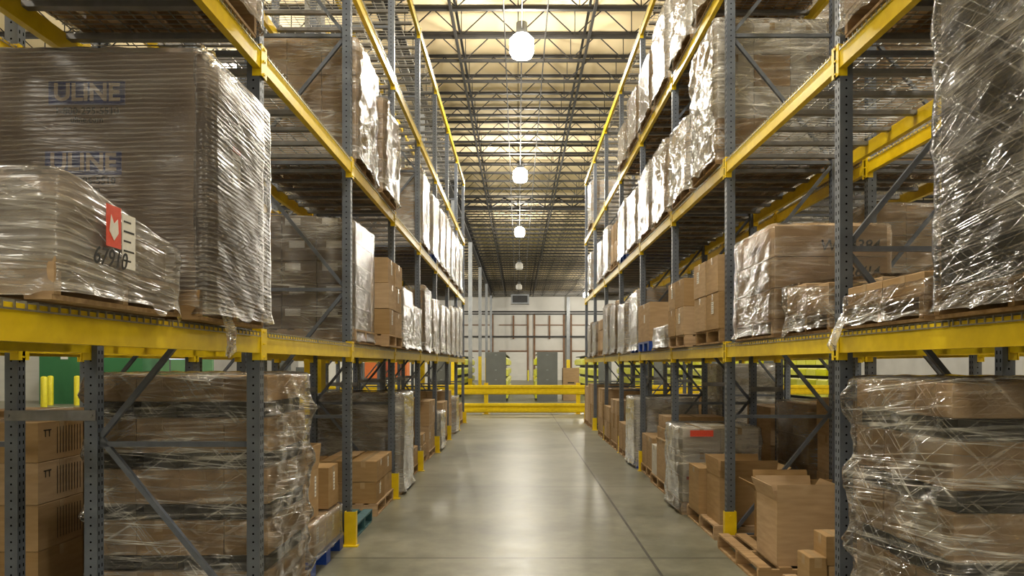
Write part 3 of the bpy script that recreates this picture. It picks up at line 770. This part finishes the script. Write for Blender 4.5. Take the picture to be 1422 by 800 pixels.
# other wrapped loads on the left shelf
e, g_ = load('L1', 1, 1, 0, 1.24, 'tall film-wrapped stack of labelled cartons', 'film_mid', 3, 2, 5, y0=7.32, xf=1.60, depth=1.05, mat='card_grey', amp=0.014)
for k in range(5):
    for i in range(3):
        sticker(e, 'near', -0.42+i*0.36+0.04*(k % 2), 0.14+0.22*(k+0.72), 0.15, 0.07, 1.05, 1.02, off=-0.012, lines=False)
def cartons_on_pallet(row, lv, n, slot, h, nx, ny, nl, look, y0=None, wy=1.0, xf=None, depth=1.0, pallet='wood', mat='card', skip=(), place=None, jit=0.015, sticker_on=True, open_top=False):
    """loose cartons: the pallet and every visible carton are things of their own"""
    s, xF, xR, wd = ROWS[row]; LOADN[0] += 1; rnd = random.Random(LOADN[0]*31)
    if y0 is None: y0 = Y(n)+(0.12 if slot == 0 else 1.36)
    if xf is None: xf = xF-0.08
    cx, cy = s*(xf+depth/2), y0+wy/2; z = DECK[lv]
    where = '%s %s, %s, %s half' % (LVLW[lv].replace('on the floor', 'under'), wd, BAYW[n], 'near' if slot == 0 else 'far')
    where = place or where
    if pallet:
        tag(ob('pallet', get_pallet(depth, wy, pallet), None, (cx, cy, z)), '%s pallet %s' % ({'wood': 'wooden', 'blue': 'blue plastic', 'teal': 'teal painted', 'grey': 'dark grey plastic'}[pallet], where), 'pallet', 'pallets in the racks')
        z += 0.14
    a, b_, c = depth/nx, wy/ny, (h-0.14)/nl
    TW = {1: [''], 2: ['lower', 'upper'], 3: ['lowest', 'middle', 'topmost'], 4: ['lowest', 'second', 'third', 'topmost']}[nl]
    for k in range(nl):
        for i in range(nx):              # i=0 aisle side
            for j_ in range(ny):         # j=0 camera side
                if (i, j_, k) in skip: continue
                if i > 0 and j_ > 0 and k < nl-1: continue
                if i > 1 and ny > 1 and j_ > 0: continue
                x = cx + s*(-depth/2+a*(i+0.5)); y = cy-wy/2+b_*(j_+0.5)
                pos = ('aisle side' if i == 0 else ('inner' if i == 1 else 'innermost'))+((' front' if j_ == 0 else ' back' if j_ == ny-1 else ' middle') if ny > 1 else '')
                me = get_carton(a-0.02, b_-0.02, c-0.003, mat)
                o = ob('carton', me, None, (x+rnd.uniform(-jit, jit)*0.5, y+rnd.uniform(-jit, jit)*0.5, z+c*k), (0, 0, rnd.uniform(-0.02, 0.02)))
                tag(o, ('%s %s carton, %s %s' % (TW[k], look, pos, where)).strip().replace('  ', ' '), 'carton', 'loose cartons in the racks')
                if sticker_on and i == 0 and (j_+k) % 2 == 0 and y < 16:
                    sticker(o, s, rnd.uniform(-0.05, 0.05), c*0.6, 0.09, 0.12, a-0.02, b_-0.02, off=0.001)
cartons_on_pallet('L1', 1, 1, 1, 1.02, 2, 2, 3, 'brown', y0=8.62, xf=1.47, depth=0.9, wy=0.98)
load('L1', 1, 2, 0, 0.82, 'white wrapped square-edged', 'film_white', 2, 2, 3, xf=1.52, y0=9.85)
load('L1', 1, 2, 1, 0.72, 'low pale wrapped', 'film_white', 2, 2, 3, xf=1.56)
load('L1', 1, 3, 0, 1.02, 'brown-topped wrapped', 'film_mid', 2, 2, 3, amp=0.03)
load('L1', 1, 3, 1, 1.00, 'white shrouded', 'film_white', 2, 2, 3, amp=0.04)
load('L1', 1, 4, 0, 1.0, 'white shrouded', 'film_white', 2, 2, 3, amp=0.04, mat='card_white')
load('L1', 1, 4, 1, 1.05, 'pale wrapped', 'film_white', 2, 2, 3)
load('L1', 1, 5, 0, 1.15, 'grey-white wrapped', 'film_white', 2, 2, 3)
load('L1', 1, 5, 1, 1.2, 'white wrapped', 'film_white', 2, 2, 3, pallet='blue')
load('L1', 1, 6, 0, 1.35, 'tall narrow white wrapped', 'film_white', 2, 2, 4, mat='card_white', pallet='blue')
# ===== left rack, middle shelf =====
load('L1', 2, -1, 0, 0.8, 'film-wrapped carton stack', 'film_mid', 2, 2, 3)
load('L1', 2, -1, 1, 0.9, 'film-wrapped brown load', 'film_mid', 2, 2, 3)
load('L1', 2, 1, 0, 1.22, 'bulging pale wrapped carton tower', 'film_white', 3, 3, 4, xf=1.58, amp=0.03, tiers=4, wrap_='') if False else \
load('L1', 2, 1, 0, 1.22, 'bulging pale wrapped carton tower', 'film_mid', 3, 3, 3, xf=1.56, amp=0.035, y0=7.33)
load('L1', 2, 1, 1, 1.08, 'sagging white wrapped cartons', 'film_mid', 2, 3, 4, xf=1.52, amp=0.04)
load('L1', 2, 3, 0, 1.25, 'big brown box wrapped in film', 'film_white', 1, 1, 1, xf=1.58, mat='card', y0=12.36)
load('L1', 2, 3, 1, 1.15, 'white wrapped', 'film_white', 2, 2, 3, pallet='blue')
load('L1', 2, 4, 0, 1.2, 'white wrapped', 'film_white', 2, 2, 3)
load('L1', 2, 4, 1, 1.2, 'tall white wrapped', 'film_white', 2, 2, 3)
load('L1', 2, 5, 0, 1.15, 'white wrapped', 'film_white', 2, 2, 3)
load('L1', 2, 5, 1, 1.2, 'white wrapped', 'film_white', 2, 2, 3)
load('L1', 2, 6, 0, 1.25, 'white wrapped', 'film_white', 2, 2, 3)
# ===== left rack, floor =====
e, _g = load('L1', 0, 0, 0, 1.63, 'tall film-wrapped cartons and dark trays in tiers', 'film_loose', 4, 2, 9, y0=4.86, y1=5.76, xf=1.60, depth=1.16, dark=2, amp=0.045, pull=0.10, tiers=4, res=(240, 80), loose=0.0)
# blue pallet group
tag(ob('pallet', get_pallet(1.0, 1.1, 'blue'), None, (-2.13, 6.5, 0)), 'bright blue plastic pallet on the floor under left aisle rack, second bay', 'pallet', 'pallets in the racks')
P0 = (-2.13, 6.5, 0.14)
def one_carton(name, size, loc, lab, mat='card', rz=0, stick=None, s=-1, opened=False, ang=(0.5, 0.3, 0.9, -0.4), fl=0.18):
    me = open_carton_mesh(*size, mat=mat, ang=ang, fl=fl) if opened else get_carton(*size, mat)
    o = tag(ob(name, me, None, loc, (0, 0, rz)), lab, 'carton', 'loose cartons in the racks')
    if stick: sticker(o, s, stick[0], stick[1], stick[2], stick[3], size[0], size[1], off=0.001)
    return o
for i in range(2):
    one_carton('carton', (0.46, 0.5, 0.28), (-1.88, 6.22+i*0.52, 0.14), '%s lower carton on the blue plastic pallet, aisle side' % ('near' if i == 0 else 'far'), stick=(0, 0.16, 0.07, 0.13))
    one_carton('carton', (0.46, 0.5, 0.28), (-2.36, 6.22+i*0.52, 0.14), '%s lower carton on the blue plastic pallet, inner side' % ('near' if i == 0 else 'far'))
b = wrap_mesh(0.97, 1.05, 0.0, 0.275, 'film_clear', 21, 1, 0.012, 120, 12, (0, 0), 0.01, 0.06)
tag(ob('stretch_film_band', b, None, (-2.12, 6.48, 0.145)), 'clear stretch film band around the lower cartons on the blue pallet', 'stretch film')
o = one_carton('open_carton', (0.36, 0.40, 0.40), (-1.86, 6.16, 0.445), 'brown open-topped carton with raised flaps, standing above the blue pallet', opened=True, stick=(0.1, 0.25, 0.05, 0.17), ang=(0.05, 0.0, -0.9, 0.1), fl=0.2)
one_carton('carton', (0.34, 0.34, 0.36), (-1.82, 6.75, 0.445), 'closed upright carton behind the open carton on the blue pallet', stick=(0.02, 0.22, 0.06, 0.16))
# teal pallet group
tag(ob('pallet', get_pallet(0.9, 0.8, 'teal'), None, (-2.03, 7.80, 0)), 'teal painted pallet, nearly empty, under left aisle rack, third bay', 'pallet', 'pallets in the racks')
one_carton('carton', (0.4, 0.4, 0.30), (-2.1, 7.80, 0.14), 'brown carton standing alone on the teal pallet')
cartons_on_pallet('L1', 0, 1, 1, 0.62, 3, 2, 2, 'flat brown', y0=8.50, wy=1.05, xf=1.58, depth=1.0)
load('L1', 0, 2, 0, 1.32, 'large dark brown box shrouded in white film', 'film_white', 1, 1, 2, y0=9.88, xf=1.52, depth=1.1, mat='card_grey', amp=0.02)
cartons_on_pallet('L1', 0, 2, 1, 0.42, 2, 2, 1, 'low brown', xf=1.6)
cartons_on_pallet('L1', 0, 3, 0, 0.52, 2, 2, 2, 'small brown', xf=1.62)
one_carton('carton', (0.5, 0.6, 0.62), (-1.95, 12.75, 0.53), 'tall brown carton on the low cartons under left aisle rack, fifth bay')
cartons_on_pallet('L1', 0, 3, 1, 1.05, 2, 2, 2, 'brown', xf=1.6)
load('L1', 0, 4, 0, 0.75, 'white film-bagged', 'film_white', 2, 2, 2, amp=0.05, mat='card_white')
cartons_on_pallet('L1', 0, 4, 1, 0.9, 2, 2, 2, 'brown', xf=1.6, sticker_on=False)
cartons_on_pallet('L1', 0, 5, 0, 1.1, 2, 2, 3, 'brown', xf=1.62, sticker_on=False)
load('L1', 0, 5, 1, 0.9, 'pale wrapped', 'film_white', 2, 2, 2)
cartons_on_pallet('L1', 0, 6, 0, 0.8, 2, 2, 2, 'brown', xf=1.62, sticker_on=False)
cartons_on_pallet('L1', 0, 6, 1, 0.6, 2, 2, 2, 'brown', xf=1.62, sticker_on=False)

# ===== right rack, lower shelf =====
e, _g = load('R1', 1, -1, 0, 1.55, 'tall dark film-wrapped load, nearest at right,', 'film_grey', 1, 1, 1, y0=2.42, y1=3.50, xf=1.93, depth=1.1, mat='dark_goods', amp=0.035, res=(240, 80), tiers=6)
sticker(e, 1, -0.12, 1.42, 0.14, 0.24, 1.1, 1.08, off=0.045, lines=False)
e, _g = load('R1', 1, -1, 1, 0.36, 'low film-wrapped cartons', 'film_loose', 2, 2, 2, y0=3.66, y1=4.55, xf=1.96, depth=1.0, mat='card', slope=(0.34, 0.0), amp=0.03, res=(200, 40))
ob('loose_film', loose_film([(-0.50, 0.42, 0.10), (-0.54, 0.40, 0.03), (-0.58, 0.38, -0.02), (-0.60, 0.37, -0.09), (-0.60, 0.36, -0.13)], 0.14, 9, 'film_white'), e)
load('R1', 1, 0, 0, 0.36, 'small low wrapped carton', 'film_loose', 2, 2, 1, y0=4.84, y1=5.62, xf=1.98, depth=0.72, mat='card', slope=(0.12, 0.1), amp=0.035, res=(180, 30))
e, (s, cx, cy, wx, wy) = load('R1', 1, 0, 1, 0.86, 'square wrapped load marked with black handwriting', 'film_clear', 1, 1, 3, y0=5.78, y1=6.80, xf=1.95, depth=0.90, mat='card', amp=0.016, res=(200, 50))
lettering(e, 'W 64384', 0.12, (0.14, -wy/2+0.008, 0.70), bold=0.0015, shear=0.15)
lettering(e, '9/26/14', 0.11, (0.20, -wy/2+0.008, 0.50), bold=0.0015, shear=0.15)
for q in range(4):
    lettering(e, ['TULIP 12', 'FRAGILE', 'LOT 48', 'TOP'][q] if False else ['64384', '9/26/14', '64384', 'W'][q], 0.09, (-wx/2+0.008, -0.05, 0.72-q*0.16), -PI/2, bold=0.001, shear=0.1)
cartons_on_pallet('R1', 1, 1, 0, 0.86, 2, 2, 2, 'brown', y0=7.30, xf=1.92, depth=0.95)
cartons_on_pallet('R1', 1, 1, 1, 0.80, 2, 2, 2, 'brown', y0=8.75, wy=0.9, xf=1.90, depth=0.95)
cartons_on_pallet('R1', 1, 2, 1, 0.72, 1, 1, 1, 'big brown', y0=11.1, wy=1.0, xf=1.92, depth=1.0, pallet='blue')
load('R1', 1, 2, 0, 0.30, 'very low pale wrapped', 'film_white', 2, 2, 1)
load('R1', 1, 3, 0, 1.05, 'square white wrapped', 'film_white', 2, 2, 3, y0=12.38, xf=1.97, pallet='blue')
load('R1', 1, 3, 1, 0.9, 'pale wrapped', 'film_white', 2, 2, 3)
load('R1', 1, 4, 0, 0.95, 'brown wrapped', 'film_mid', 2, 2, 3)
load('R1', 1, 4, 1, 1.05, 'white wrapped', 'film_white', 2, 2, 3)
cartons_on_pallet('R1', 1, 5, 0, 0.85, 2, 2, 3, 'brown', sticker_on=False)
load('R1', 1, 5, 1, 0.8, 'pale wrapped', 'film_mid', 2, 2, 3)
load('R1', 1, 6, 0, 0.9, 'brown wrapped', 'film_mid', 2, 2, 3)
# ===== right rack, middle shelf =====
load('R1', 2, -1, 0, 1.0, 'film-wrapped brown load', 'film_mid', 2, 2, 3)
load('R1', 2, -1, 1, 1.0, 'film-wrapped white load', 'film_mid', 2, 2, 3)
load('R1', 2, 1, 0, 1.38, 'large lumpy white wrapped cartons', 'film_loose', 3, 3, 4, y0=7.36, y1=8.40, xf=1.93, mat='mixed', amp=0.05, depth=1.1)
load('R1', 2, 1, 1, 0.92, 'smaller white wrapped cartons', 'film_white', 2, 2, 4, xf=1.93, mat='mixed', amp=0.04)
load('R1', 2, 2, 0, 0.95, 'pale wrapped cartons', 'film_mid', 2, 2, 3, amp=0.03)
load('R1', 2, 2, 1, 1.05, 'white wrapped cartons', 'film_mid', 2, 2, 3, amp=0.03, mat='mixed')
load('R1', 2, 3, 0, 0.95, 'white square wrapped', 'film_white', 2, 2, 3)
load('R1', 2, 3, 1, 1.0, 'white wrapped', 'film_white', 2, 2, 3, pallet='blue')
cartons_on_pallet('R1', 2, 4, 0, 0.9, 2, 2, 2, 'brown', sticker_on=False)
load('R1', 2, 4, 1, 1.0, 'white wrapped', 'film_white', 2, 2, 3)
load('R1', 2, 5, 0, 0.95, 'pale wrapped', 'film_white', 2, 2, 3)
load('R1', 2, 6, 0, 1.0, 'pale wrapped', 'film_white', 2, 2, 3)
# ===== right rack, upper shelf =====
load('R1', 3, 1, 0, 1.15, 'white wrapped', 'film_white', 2, 2, 3)
load('R1', 3, 1, 1, 1.15, 'tall white wrapped', 'film_white', 2, 2, 3, mat='mixed', amp=0.03)
load('R1', 3, 2, 0, 1.05, 'white wrapped', 'film_white', 2, 2, 3, amp=0.03, mat='mixed')
load('R1', 3, 2, 1, 0.95, 'brown and white wrapped', 'film_mid', 2, 2, 3)
load('R1', 3, 3, 0, 0.9, 'brown wrapped', 'film_mid', 2, 2, 3)
load('R1', 3, 3, 1, 0.75, 'small white wrapped', 'film_white', 2, 2, 3)
load('R1', 3, 6, 0, 1.2, 'white wrapped', 'film_white', 2, 2, 3)
# ===== right rack, floor =====
load('R1', 0, -1, 1, 1.62, 'tall film-wrapped stack of cartons and dark trays', 'film_loose', 3, 3, 9, y0=3.42, y1=4.44, xf=1.96, depth=1.14, dark=2, amp=0.045, pull=0.11, tiers=4, res=(260, 90))
tag(ob('pallet', get_pallet(1.1, 1.2, 'wood'), None, (2.40, 6.42, 0)), 'wooden pallet jutting into the aisle under right aisle rack, second bay', 'pallet', 'pallets in the racks')
one_carton('open_carton', (0.46, 0.50, 0.50), (2.24, 6.12, 0.14), 'large open brown carton on the wooden pallet jutting into the aisle', opened=True, s=1, ang=(0.0, 0.3, 0.35, 0.6), fl=0.13)
one_carton('open_carton', (0.5, 0.45, 0.42), (2.42, 6.72, 0.14), 'brown open carton behind the large open carton under right aisle rack', opened=True, s=1, ang=(0.4, 0.3, 0.9, 1.2))
tag(ob('pallet', get_pallet(0.9, 0.6, 'wood'), None, (2.42, 5.35, 0)), 'small wooden pallet carrying small pale cartons, right aisle rack second bay', 'pallet', 'pallets in the racks')
for i, (x, z, w1, h1) in enumerate(((2.04, 0.14, 0.12, 0.25), (2.18, 0.14, 0.13, 0.19), (2.17, 0.335, 0.15, 0.20), (2.36, 0.14, 0.18, 0.22))):
    one_carton('carton', (w1, 0.22, h1), (x, 5.25, z), 'small pale carton beside the near right upright, %s' % ['leftmost', 'second from left', 'stacked on another', 'rightmost'][i], mat='card')
one_carton('open_carton', (0.55, 0.5, 0.46), (2.24, 7.62, 0.14), 'open brown carton behind the near right upright, lid flap raised', opened=True, s=1, ang=(0.25, 0.4, 0.1, 1.0))
one_carton('carton', (0.3, 0.45, 0.48), (2.04, 8.14, 0.14) , 'upright brown carton under right aisle rack, third bay', s=1)
tag(ob('pallet', get_pallet(1.0, 1.2, 'wood'), None, (2.40, 7.93, 0)), 'wooden pallet under right aisle rack, third bay, near half', 'pallet', 'pallets in the racks')
e, (s, cx, cy, wx, wy) = load('R1', 0, 1, 1, 0.98, 'white wrapped cartons with red film patch', 'film_mid', 2, 2, 3, y0=8.60, y1=9.48, xf=1.86, depth=0.9, mat='card_white', amp=0.03, pull=0.04)
ob('red_patch', MB().box(-0.16, 0.10, -0.012, 0.0, 0, 0.07).mesh('red_patch', M['red_label']), e, (-0.2, -wy/2-0.03, 0.89))
ob('red_stripe', MB().box(-0.4, 0.4, -0.004, 0.0, 0, 0.035).mesh('red_stripe', M['red_ink']), e, (0, -wy/2-0.022, 0.40))
load('R1', 0, 2, 0, 0.60, 'white and brown boxes', None, 2, 1, 1, y0=9.9, y1=10.9, mat='card_white', xf=1.93) if False else None
tag(ob('pallet', get_pallet(1.0, 1.1, 'wood'), None, (2.42, 10.45, 0)), 'wooden pallet under right aisle rack, fourth bay, near half', 'pallet', 'pallets in the racks')
one_carton('cardboard_sheet', (0.03, 0.62, 0.55), (1.955, 10.27, 0.14), 'upright brown cardboard sheet on pallet, right aisle rack, fourth bay', s=1)
one_carton('carton', (0.36, 0.34, 0.42), (2.12, 10.80, 0.14), 'white plastic-like box with yellow mark, right aisle rack floor, fourth bay', mat='card_white', s=1, stick=(0.05, 0.25, 0.08, 0.12))
one_carton('carton', (0.75, 0.42, 0.40), (2.45, 10.35, 0.14), 'brown carton under the printed cartons, right aisle rack floor, fourth bay')
one_carton('carton', (0.80, 0.55, 0.25), (2.42, 10.70, 0.57), 'printed brown carton stacked at mid height, right aisle rack floor, fourth bay')
one_carton('carton', (0.80, 0.55, 0.16), (2.44, 10.70, 0.825), 'flat printed brown carton topmost of its stack, right aisle rack floor, fourth bay')
cartons_on_pallet('R1', 0, 2, 1, 0.62, 2, 2, 1, 'brown', y0=11.15, xf=1.97, sticker_on=False)
load('R1', 0, 3, 0, 1.15, 'tall square white wrapped', 'film_white', 1, 1, 2, y0=12.46, y1=13.46, xf=1.93, mat='card_white', pallet='blue')
cartons_on_pallet('R1', 0, 3, 1, 0.62, 2, 2, 1, 'brown', sticker_on=False)
cartons_on_pallet('R1', 0, 4, 0, 1.0, 2, 2, 3, 'brown', sticker_on=False)
cartons_on_pallet('R1', 0, 4, 1, 0.8, 2, 2, 2, 'brown', sticker_on=False)
cartons_on_pallet('R1', 0, 5, 0, 1.15, 2, 3, 3, 'brown', sticker_on=False)
cartons_on_pallet('R1', 0, 6, 0, 1.2, 2, 3, 2, 'tall brown', sticker_on=False)
cartons_on_pallet('R1', 0, 6, 1, 1.1, 2, 3, 1, 'tall brown', sticker_on=False)

# ===== back racks =====
load('R2', 1, 1, 0, 1.35, 'wide film-wrapped carton block', 'film_mid', 3, 2, 4, xf=3.42)
load('R2', 1, 2, 0, 1.1, 'film-wrapped', 'film_mid', 2, 2, 3)
load('R2', 2, 1, 0, 1.2, 'film-wrapped pale cartons', 'film_mid', 3, 2, 4, mat='card')
load('R2', 2, 2, 1, 1.1, 'film-wrapped', 'film_white', 2, 2, 3)
load('R2', 3, 1, 1, 1.1, 'film-wrapped', 'film_white', 2, 2, 3)
load('R2', 3, 3, 0, 1.1, 'film-wrapped', 'film_mid', 2, 2, 3)
cartons_on_pallet('R2', 0, 1, 0, 1.35, 2, 2, 3, 'dark brown', sticker_on=False)
cartons_on_pallet('R2', 0, 2, 0, 1.15, 2, 2, 2, 'brown', sticker_on=False)
cartons_on_pallet('R2', 0, 0, 1, 1.30, 3, 2, 2, 'brown', sticker_on=False)
load('R2', 0, 3, 0, 1.7, 'narrow white wrapped', 'film_white', 1, 1, 2, mat='card_white')
load('R2', 0, 1, 1, 1.25, 'wrapped brown', 'film_mid', 2, 2, 3)
cartons_on_pallet('R2', 0, 4, 0, 1.1, 2, 2, 2, 'brown', sticker_on=False)
load('L2', 0, 1, 1, 1.2, 'wrapped brown', 'film_mid', 2, 2, 3)
# near left back-row carton stack
for k, (z, h1) in enumerate(((0.14, 0.31), (0.452, 0.31), (0.764, 0.28), (1.046, 0.27))):
    o = one_carton('carton', (0.84, 0.52, h1), (-3.62, 5.30, z), 'printed brown carton beneath the grey tie bar, %s of four' % ['lowest', 'second', 'third', 'topmost'][k], stick=None)
    fr = 0.42+0.0015
    for q in range(9):
        ln = MB().box(0, 0.001, -0.003, 0.003, -h1*0.34, h1*0.34)
        if q == 0: pm = cached(('pl', h1), lambda: ln.mesh('print_line', M['ink']))
        if k > 0: ob('print_line', pm, o, (fr, -0.05+q*0.034, h1*0.5))
    if k > 1: lettering(o, 'TT', 0.07, (fr, -0.16, h1*0.70), PI/2, bold=0.001)
tag(ob('pallet', get_pallet(0.9, 1.1, 'wood'), None, (-3.62, 5.5, 0)), 'wooden pallet under the printed cartons at far left', 'pallet', 'pallets in the racks')
one_carton('carton', (0.84, 0.5, 1.22), (-3.60, 5.85, 0.14), 'tall brown carton standing behind the four printed cartons')
load('L2', 0, 0, 0, 1.30, 'film-bagged', 'film_white', 2, 2, 3, xf=4.2) if False else None
load('L2', 1, 0, 1, 1.2, 'film-wrapped', 'film_mid', 2, 2, 3)
load('L2', 1, 0, 0, 1.0, 'film-wrapped', 'film_white', 2, 2, 3, mat='card_white')
load('L2', 1, 3, 0, 1.2, 'film-wrapped', 'film_mid', 2, 2, 3)
load('L2', 0, 3, 0, 1.0, 'film-wrapped', 'film_mid', 2, 2, 3)
cartons_on_pallet('L2', 0, 2, 0, 0.95, 2, 2, 2, 'brown', sticker_on=False)
cartons_on_pallet('L2', 0, 5, 0, 1.0, 2, 2, 2, 'brown', sticker_on=False)

# ---------------------------------------------------------------- aisle end guard rail
RY = 26.2
def rail_x(px): return (px-719.5)/1050*RY
xs = [rail_x(p) for p in (675+128*i for i in range(-2, 5))]
for i, x in enumerate(xs):
    p = empty('guard_rail_post', (x, RY, 0), 'yellow guard rail post across the aisle end, %s from left' % NUM1[i+1], 'guard rail post', 'guard rail posts')
    ob('post', MB().box(-0.07, 0.07, 0, 0.14, 0.012, 1.08).mesh('post', M['yellow']), p)
    ob('base_plate', MB().box(-0.13, 0.13, -0.06, 0.2, 0, 0.012).mesh('base_plate', M['yellow']), p)
def rail_profile(L):
    pr = [(0, 0), (0.03, 0.03), (0.03, 0.09), (-0.02, 0.13), (-0.02, 0.19), (0.03, 0.23), (0.03, 0.29), (0, 0.33)]
    b = MB(); poly = [(-a, c) for a, c in pr] + [(-a+0.008, c) for a, c in reversed(pr)]
    b.prism(poly, 0, L, 'x'); return b.mesh('guard_rail', M['yellow'])
for i in range(len(xs)-1):
    for z, wd in ((0.68, 'upper'), (0.05, 'lower')):
        me = cached('rail', lambda: rail_profile(xs[1]-xs[0]-0.01))
        tag(ob('guard_rail', me, None, (xs[i]+0.005, RY-0.035, z)), '%s ribbed yellow guard rail across the aisle end, %s span from left' % (wd, NUM1[i+1]), 'guard rail', 'guard rails')

# ---------------------------------------------------------------- bin shelving banks beyond the rail
BY = 35.0
def bank(x, w_, face, i, yN=BY, nseg=9, seg=1.25, lab=''):
    """grey end cabinet panel with a row of shelves of yellow bins going away; face: -1 bins face left, +1 right"""
    sgn = face; H = 2.3
    c = empty('bin_shelving', (x, yN, 0), 'grey-ended bin shelving bank beyond the guard rail, %s' % lab, 'shelving', 'bin shelving banks')
    b = MB().box(-w_/2, w_/2, 0, 0.05, 0.0, H); 
    ob('end_panel', b.mesh('end_panel', M['locker']), c)
    hd = MB()
    for zz in (0.45, 1.0, 1.45, 2.15): hd.box(-0.05, 0.05, -0.012, 0.0, zz, zz+0.035)
    ob('latch', hd.mesh('latch', M['galv']), c)
    LN = 0.09+nseg*seg
    b = MB()
    for k in range(5): b.box(-w_/2, w_/2, 0.05, LN, 0.10+k*0.52, 0.15+k*0.52)
    b.box(-w_/2+0.24, w_/2-0.24, 0.06, LN-0.02, 0, H-0.04) if w_ > 0.7 else b.box(-0.03, 0.03, 0.06, LN-0.02, 0, H-0.04)  # added solid black core, stands in for shade in the gaps between bin rows
    ob('shelves_dark_core', b.mesh('shelves_dark_core', M['shelf_dark']), c)
    def bin_mesh():
        m = MB()
        m.prism([(0.10, 0.0), (-0.20, 0.0), (-0.20, 0.30), (0.0, 0.36), (0.03, 0.30), (0.10, 0.26)], 0.02, seg-0.05); return m.mesh('storage_bin', M['bin_yellow'])
    bm_ = cached('bin', bin_mesh)
    for k in range(4):
        for q in range(nseg):
            yy = 0.10+q*seg
            o = ob('storage_bin', bm_, None, (x+sgn*(w_/2-0.02), yN+yy+(0 if sgn > 0 else seg), 0.152+k*0.52), (0, 0, 0 if sgn > 0 else PI))
            tag(o, 'yellow bin, %s row, %s from the front, in %s' % (['lowest', 'second', 'third', 'top'][k], NUM1[q+1], lab), 'storage bin', 'yellow storage bins')
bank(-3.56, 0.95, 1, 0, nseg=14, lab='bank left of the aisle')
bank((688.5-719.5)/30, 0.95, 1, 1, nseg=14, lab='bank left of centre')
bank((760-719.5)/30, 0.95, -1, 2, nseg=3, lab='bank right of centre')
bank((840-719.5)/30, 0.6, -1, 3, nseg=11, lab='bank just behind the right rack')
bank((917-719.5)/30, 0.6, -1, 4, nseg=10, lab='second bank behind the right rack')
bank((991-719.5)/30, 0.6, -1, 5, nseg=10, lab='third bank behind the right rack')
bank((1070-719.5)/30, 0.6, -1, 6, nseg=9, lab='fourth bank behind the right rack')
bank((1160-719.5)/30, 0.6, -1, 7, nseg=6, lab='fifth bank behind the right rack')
o = one_carton('carton', (0.78, 0.7, 1.56), (2.53, 36.5, 0), 'big brown carton beside the grey cabinet beyond the guard rail')
ob('printed_bar', MB().box(-0.16, 0.16, -0.002, 0, -0.03, 0.03).mesh('printed_bar', M['ink']), o, (0, -0.352, 0.85))

# ---------------------------------------------------------------- left background: green block, bollards, work area
GX0, GX1 = -20.9, -16.4
gw = tag(ob('partition_room', MB().box(GX0, GX1, 33, 35.4, 0, 3.4).mesh('partition_room', M['green']), None), 'dark green walled room block seen through the left racks', 'partition room')
ob('side_panel', MB().box(0, 2.3, 0, 0.2, 0, 3.3).mesh('side_panel', M['green_light']), gw, (-15.9, 33.6, 0))
for i, (x, z) in enumerate(((-19.8, 1.95), (-18.9, 2.0))): ob('notice', MB().box(-0.16, 0.16, -0.01, 0, 0, 0.16).mesh('notice', M['paper']), gw, (x, 32.99, z))
for i, (px, yy) in enumerate(((61, 30), (70, 32), (107, 32), (148, 32), (225, 34), (254, 36), (400, 30), (499, 30))):
    tag(ob('bollard', cached('b2', lambda: bollard_mesh(1.25, 0.12)), None, ((px-719.5)/1050*yy, yy, 0)), 'yellow bollard on the floor beyond the left racks, %s from left' % NUM1[i+1], 'bollard', 'bollards beyond the left racks')
tag(ob('partition_wall', MB().box(-25, -21.2, 36, 36.2, 0, 3.6).mesh('partition', M['door_white']), None), 'white partition panel left of the green room', 'partition')
tag(ob('partition_wall', MB().box(-12.8, -4.6, 44, 44.2, 0, 3.4).mesh('partition', M['door_white']), None), 'long white partition seen low between the left racks', 'partition')
for i, (x, hh) in enumerate(((-10.6, 1.9), (-9.9, 1.6), (-7.2, 1.8))):
    b = MB().box(-0.3, 0.3, -0.3, 0.3, 0, hh); b.box(-0.27, 0.27, -0.32, -0.3, hh*0.52, hh-0.05); b.box(-0.27, 0.27, -0.32, -0.3, 0.05, hh*0.48)
    tag(ob('cabinet', b.mesh('cabinet', M['locker']), None, (x, 34+i, 0)), 'dark grey cabinet in the work area beyond left racks, %s from left' % NUM1[i+1], 'cabinet')
t = empty('work_table', (-10.3, 31, 0), 'pale-topped work table beyond the left racks', 'table')
ob('tabletop', MB().box(-1.6, 1.6, -0.4, 0.4, 1.28, 1.33).mesh('tabletop', M['galv']), t)
for sx_ in (-1.5, 1.5):
    for sy_ in (-0.35, 0.35): ob('leg', MB().box(-0.03, 0.03, -0.03, 0.03, 0, 1.28).mesh('leg', M['shelf_dark']), t, (sx_, sy_, 0))
for i, (px, w1) in enumerate(((523, 0.75), (556, 0.6))):
    yy = 29; x = (px-719.5)/1050*yy
    b = MB().box(-w1/2, w1/2, -0.4, 0.4, 1.2, 2.1); b.box(-w1/2-0.02, w1/2+0.02, -0.42, 0.42, 2.04, 2.1)
    bb = empty('storage_crate', (x, yy, 0), '%s orange crate on stand beyond the left racks' % ('larger' if i == 0 else 'smaller'), 'crate')
    ob('crate_body', b.mesh('crate_body', M['orange']), bb)
    ob('stand', MB().box(-w1/2+0.05, w1/2-0.05, -0.35, 0.35, 0, 1.2).mesh('stand', M['locker']), bb)
l = tag(ob('task_light', MB().box(-0.5, 0.5, 0, 0.05, 0, 0.09).mesh('task_light', M['tube_light']), None, (-14.5, 32.5, 1.95)), 'bluish glowing strip light above the work area at left', 'task light')
ob('stand', MB().box(-0.5, -0.45, 0.0, 0.05, -1.95, 0).box(0.45, 0.5, 0.0, 0.05, -1.95, 0).mesh('stand', M['locker']), l)

for o in list(S.objects):
    if '_h' in o.keys(): del o['_h']
print('objects', len(S.objects), 'tops', len([o for o in S.objects if not o.parent]))
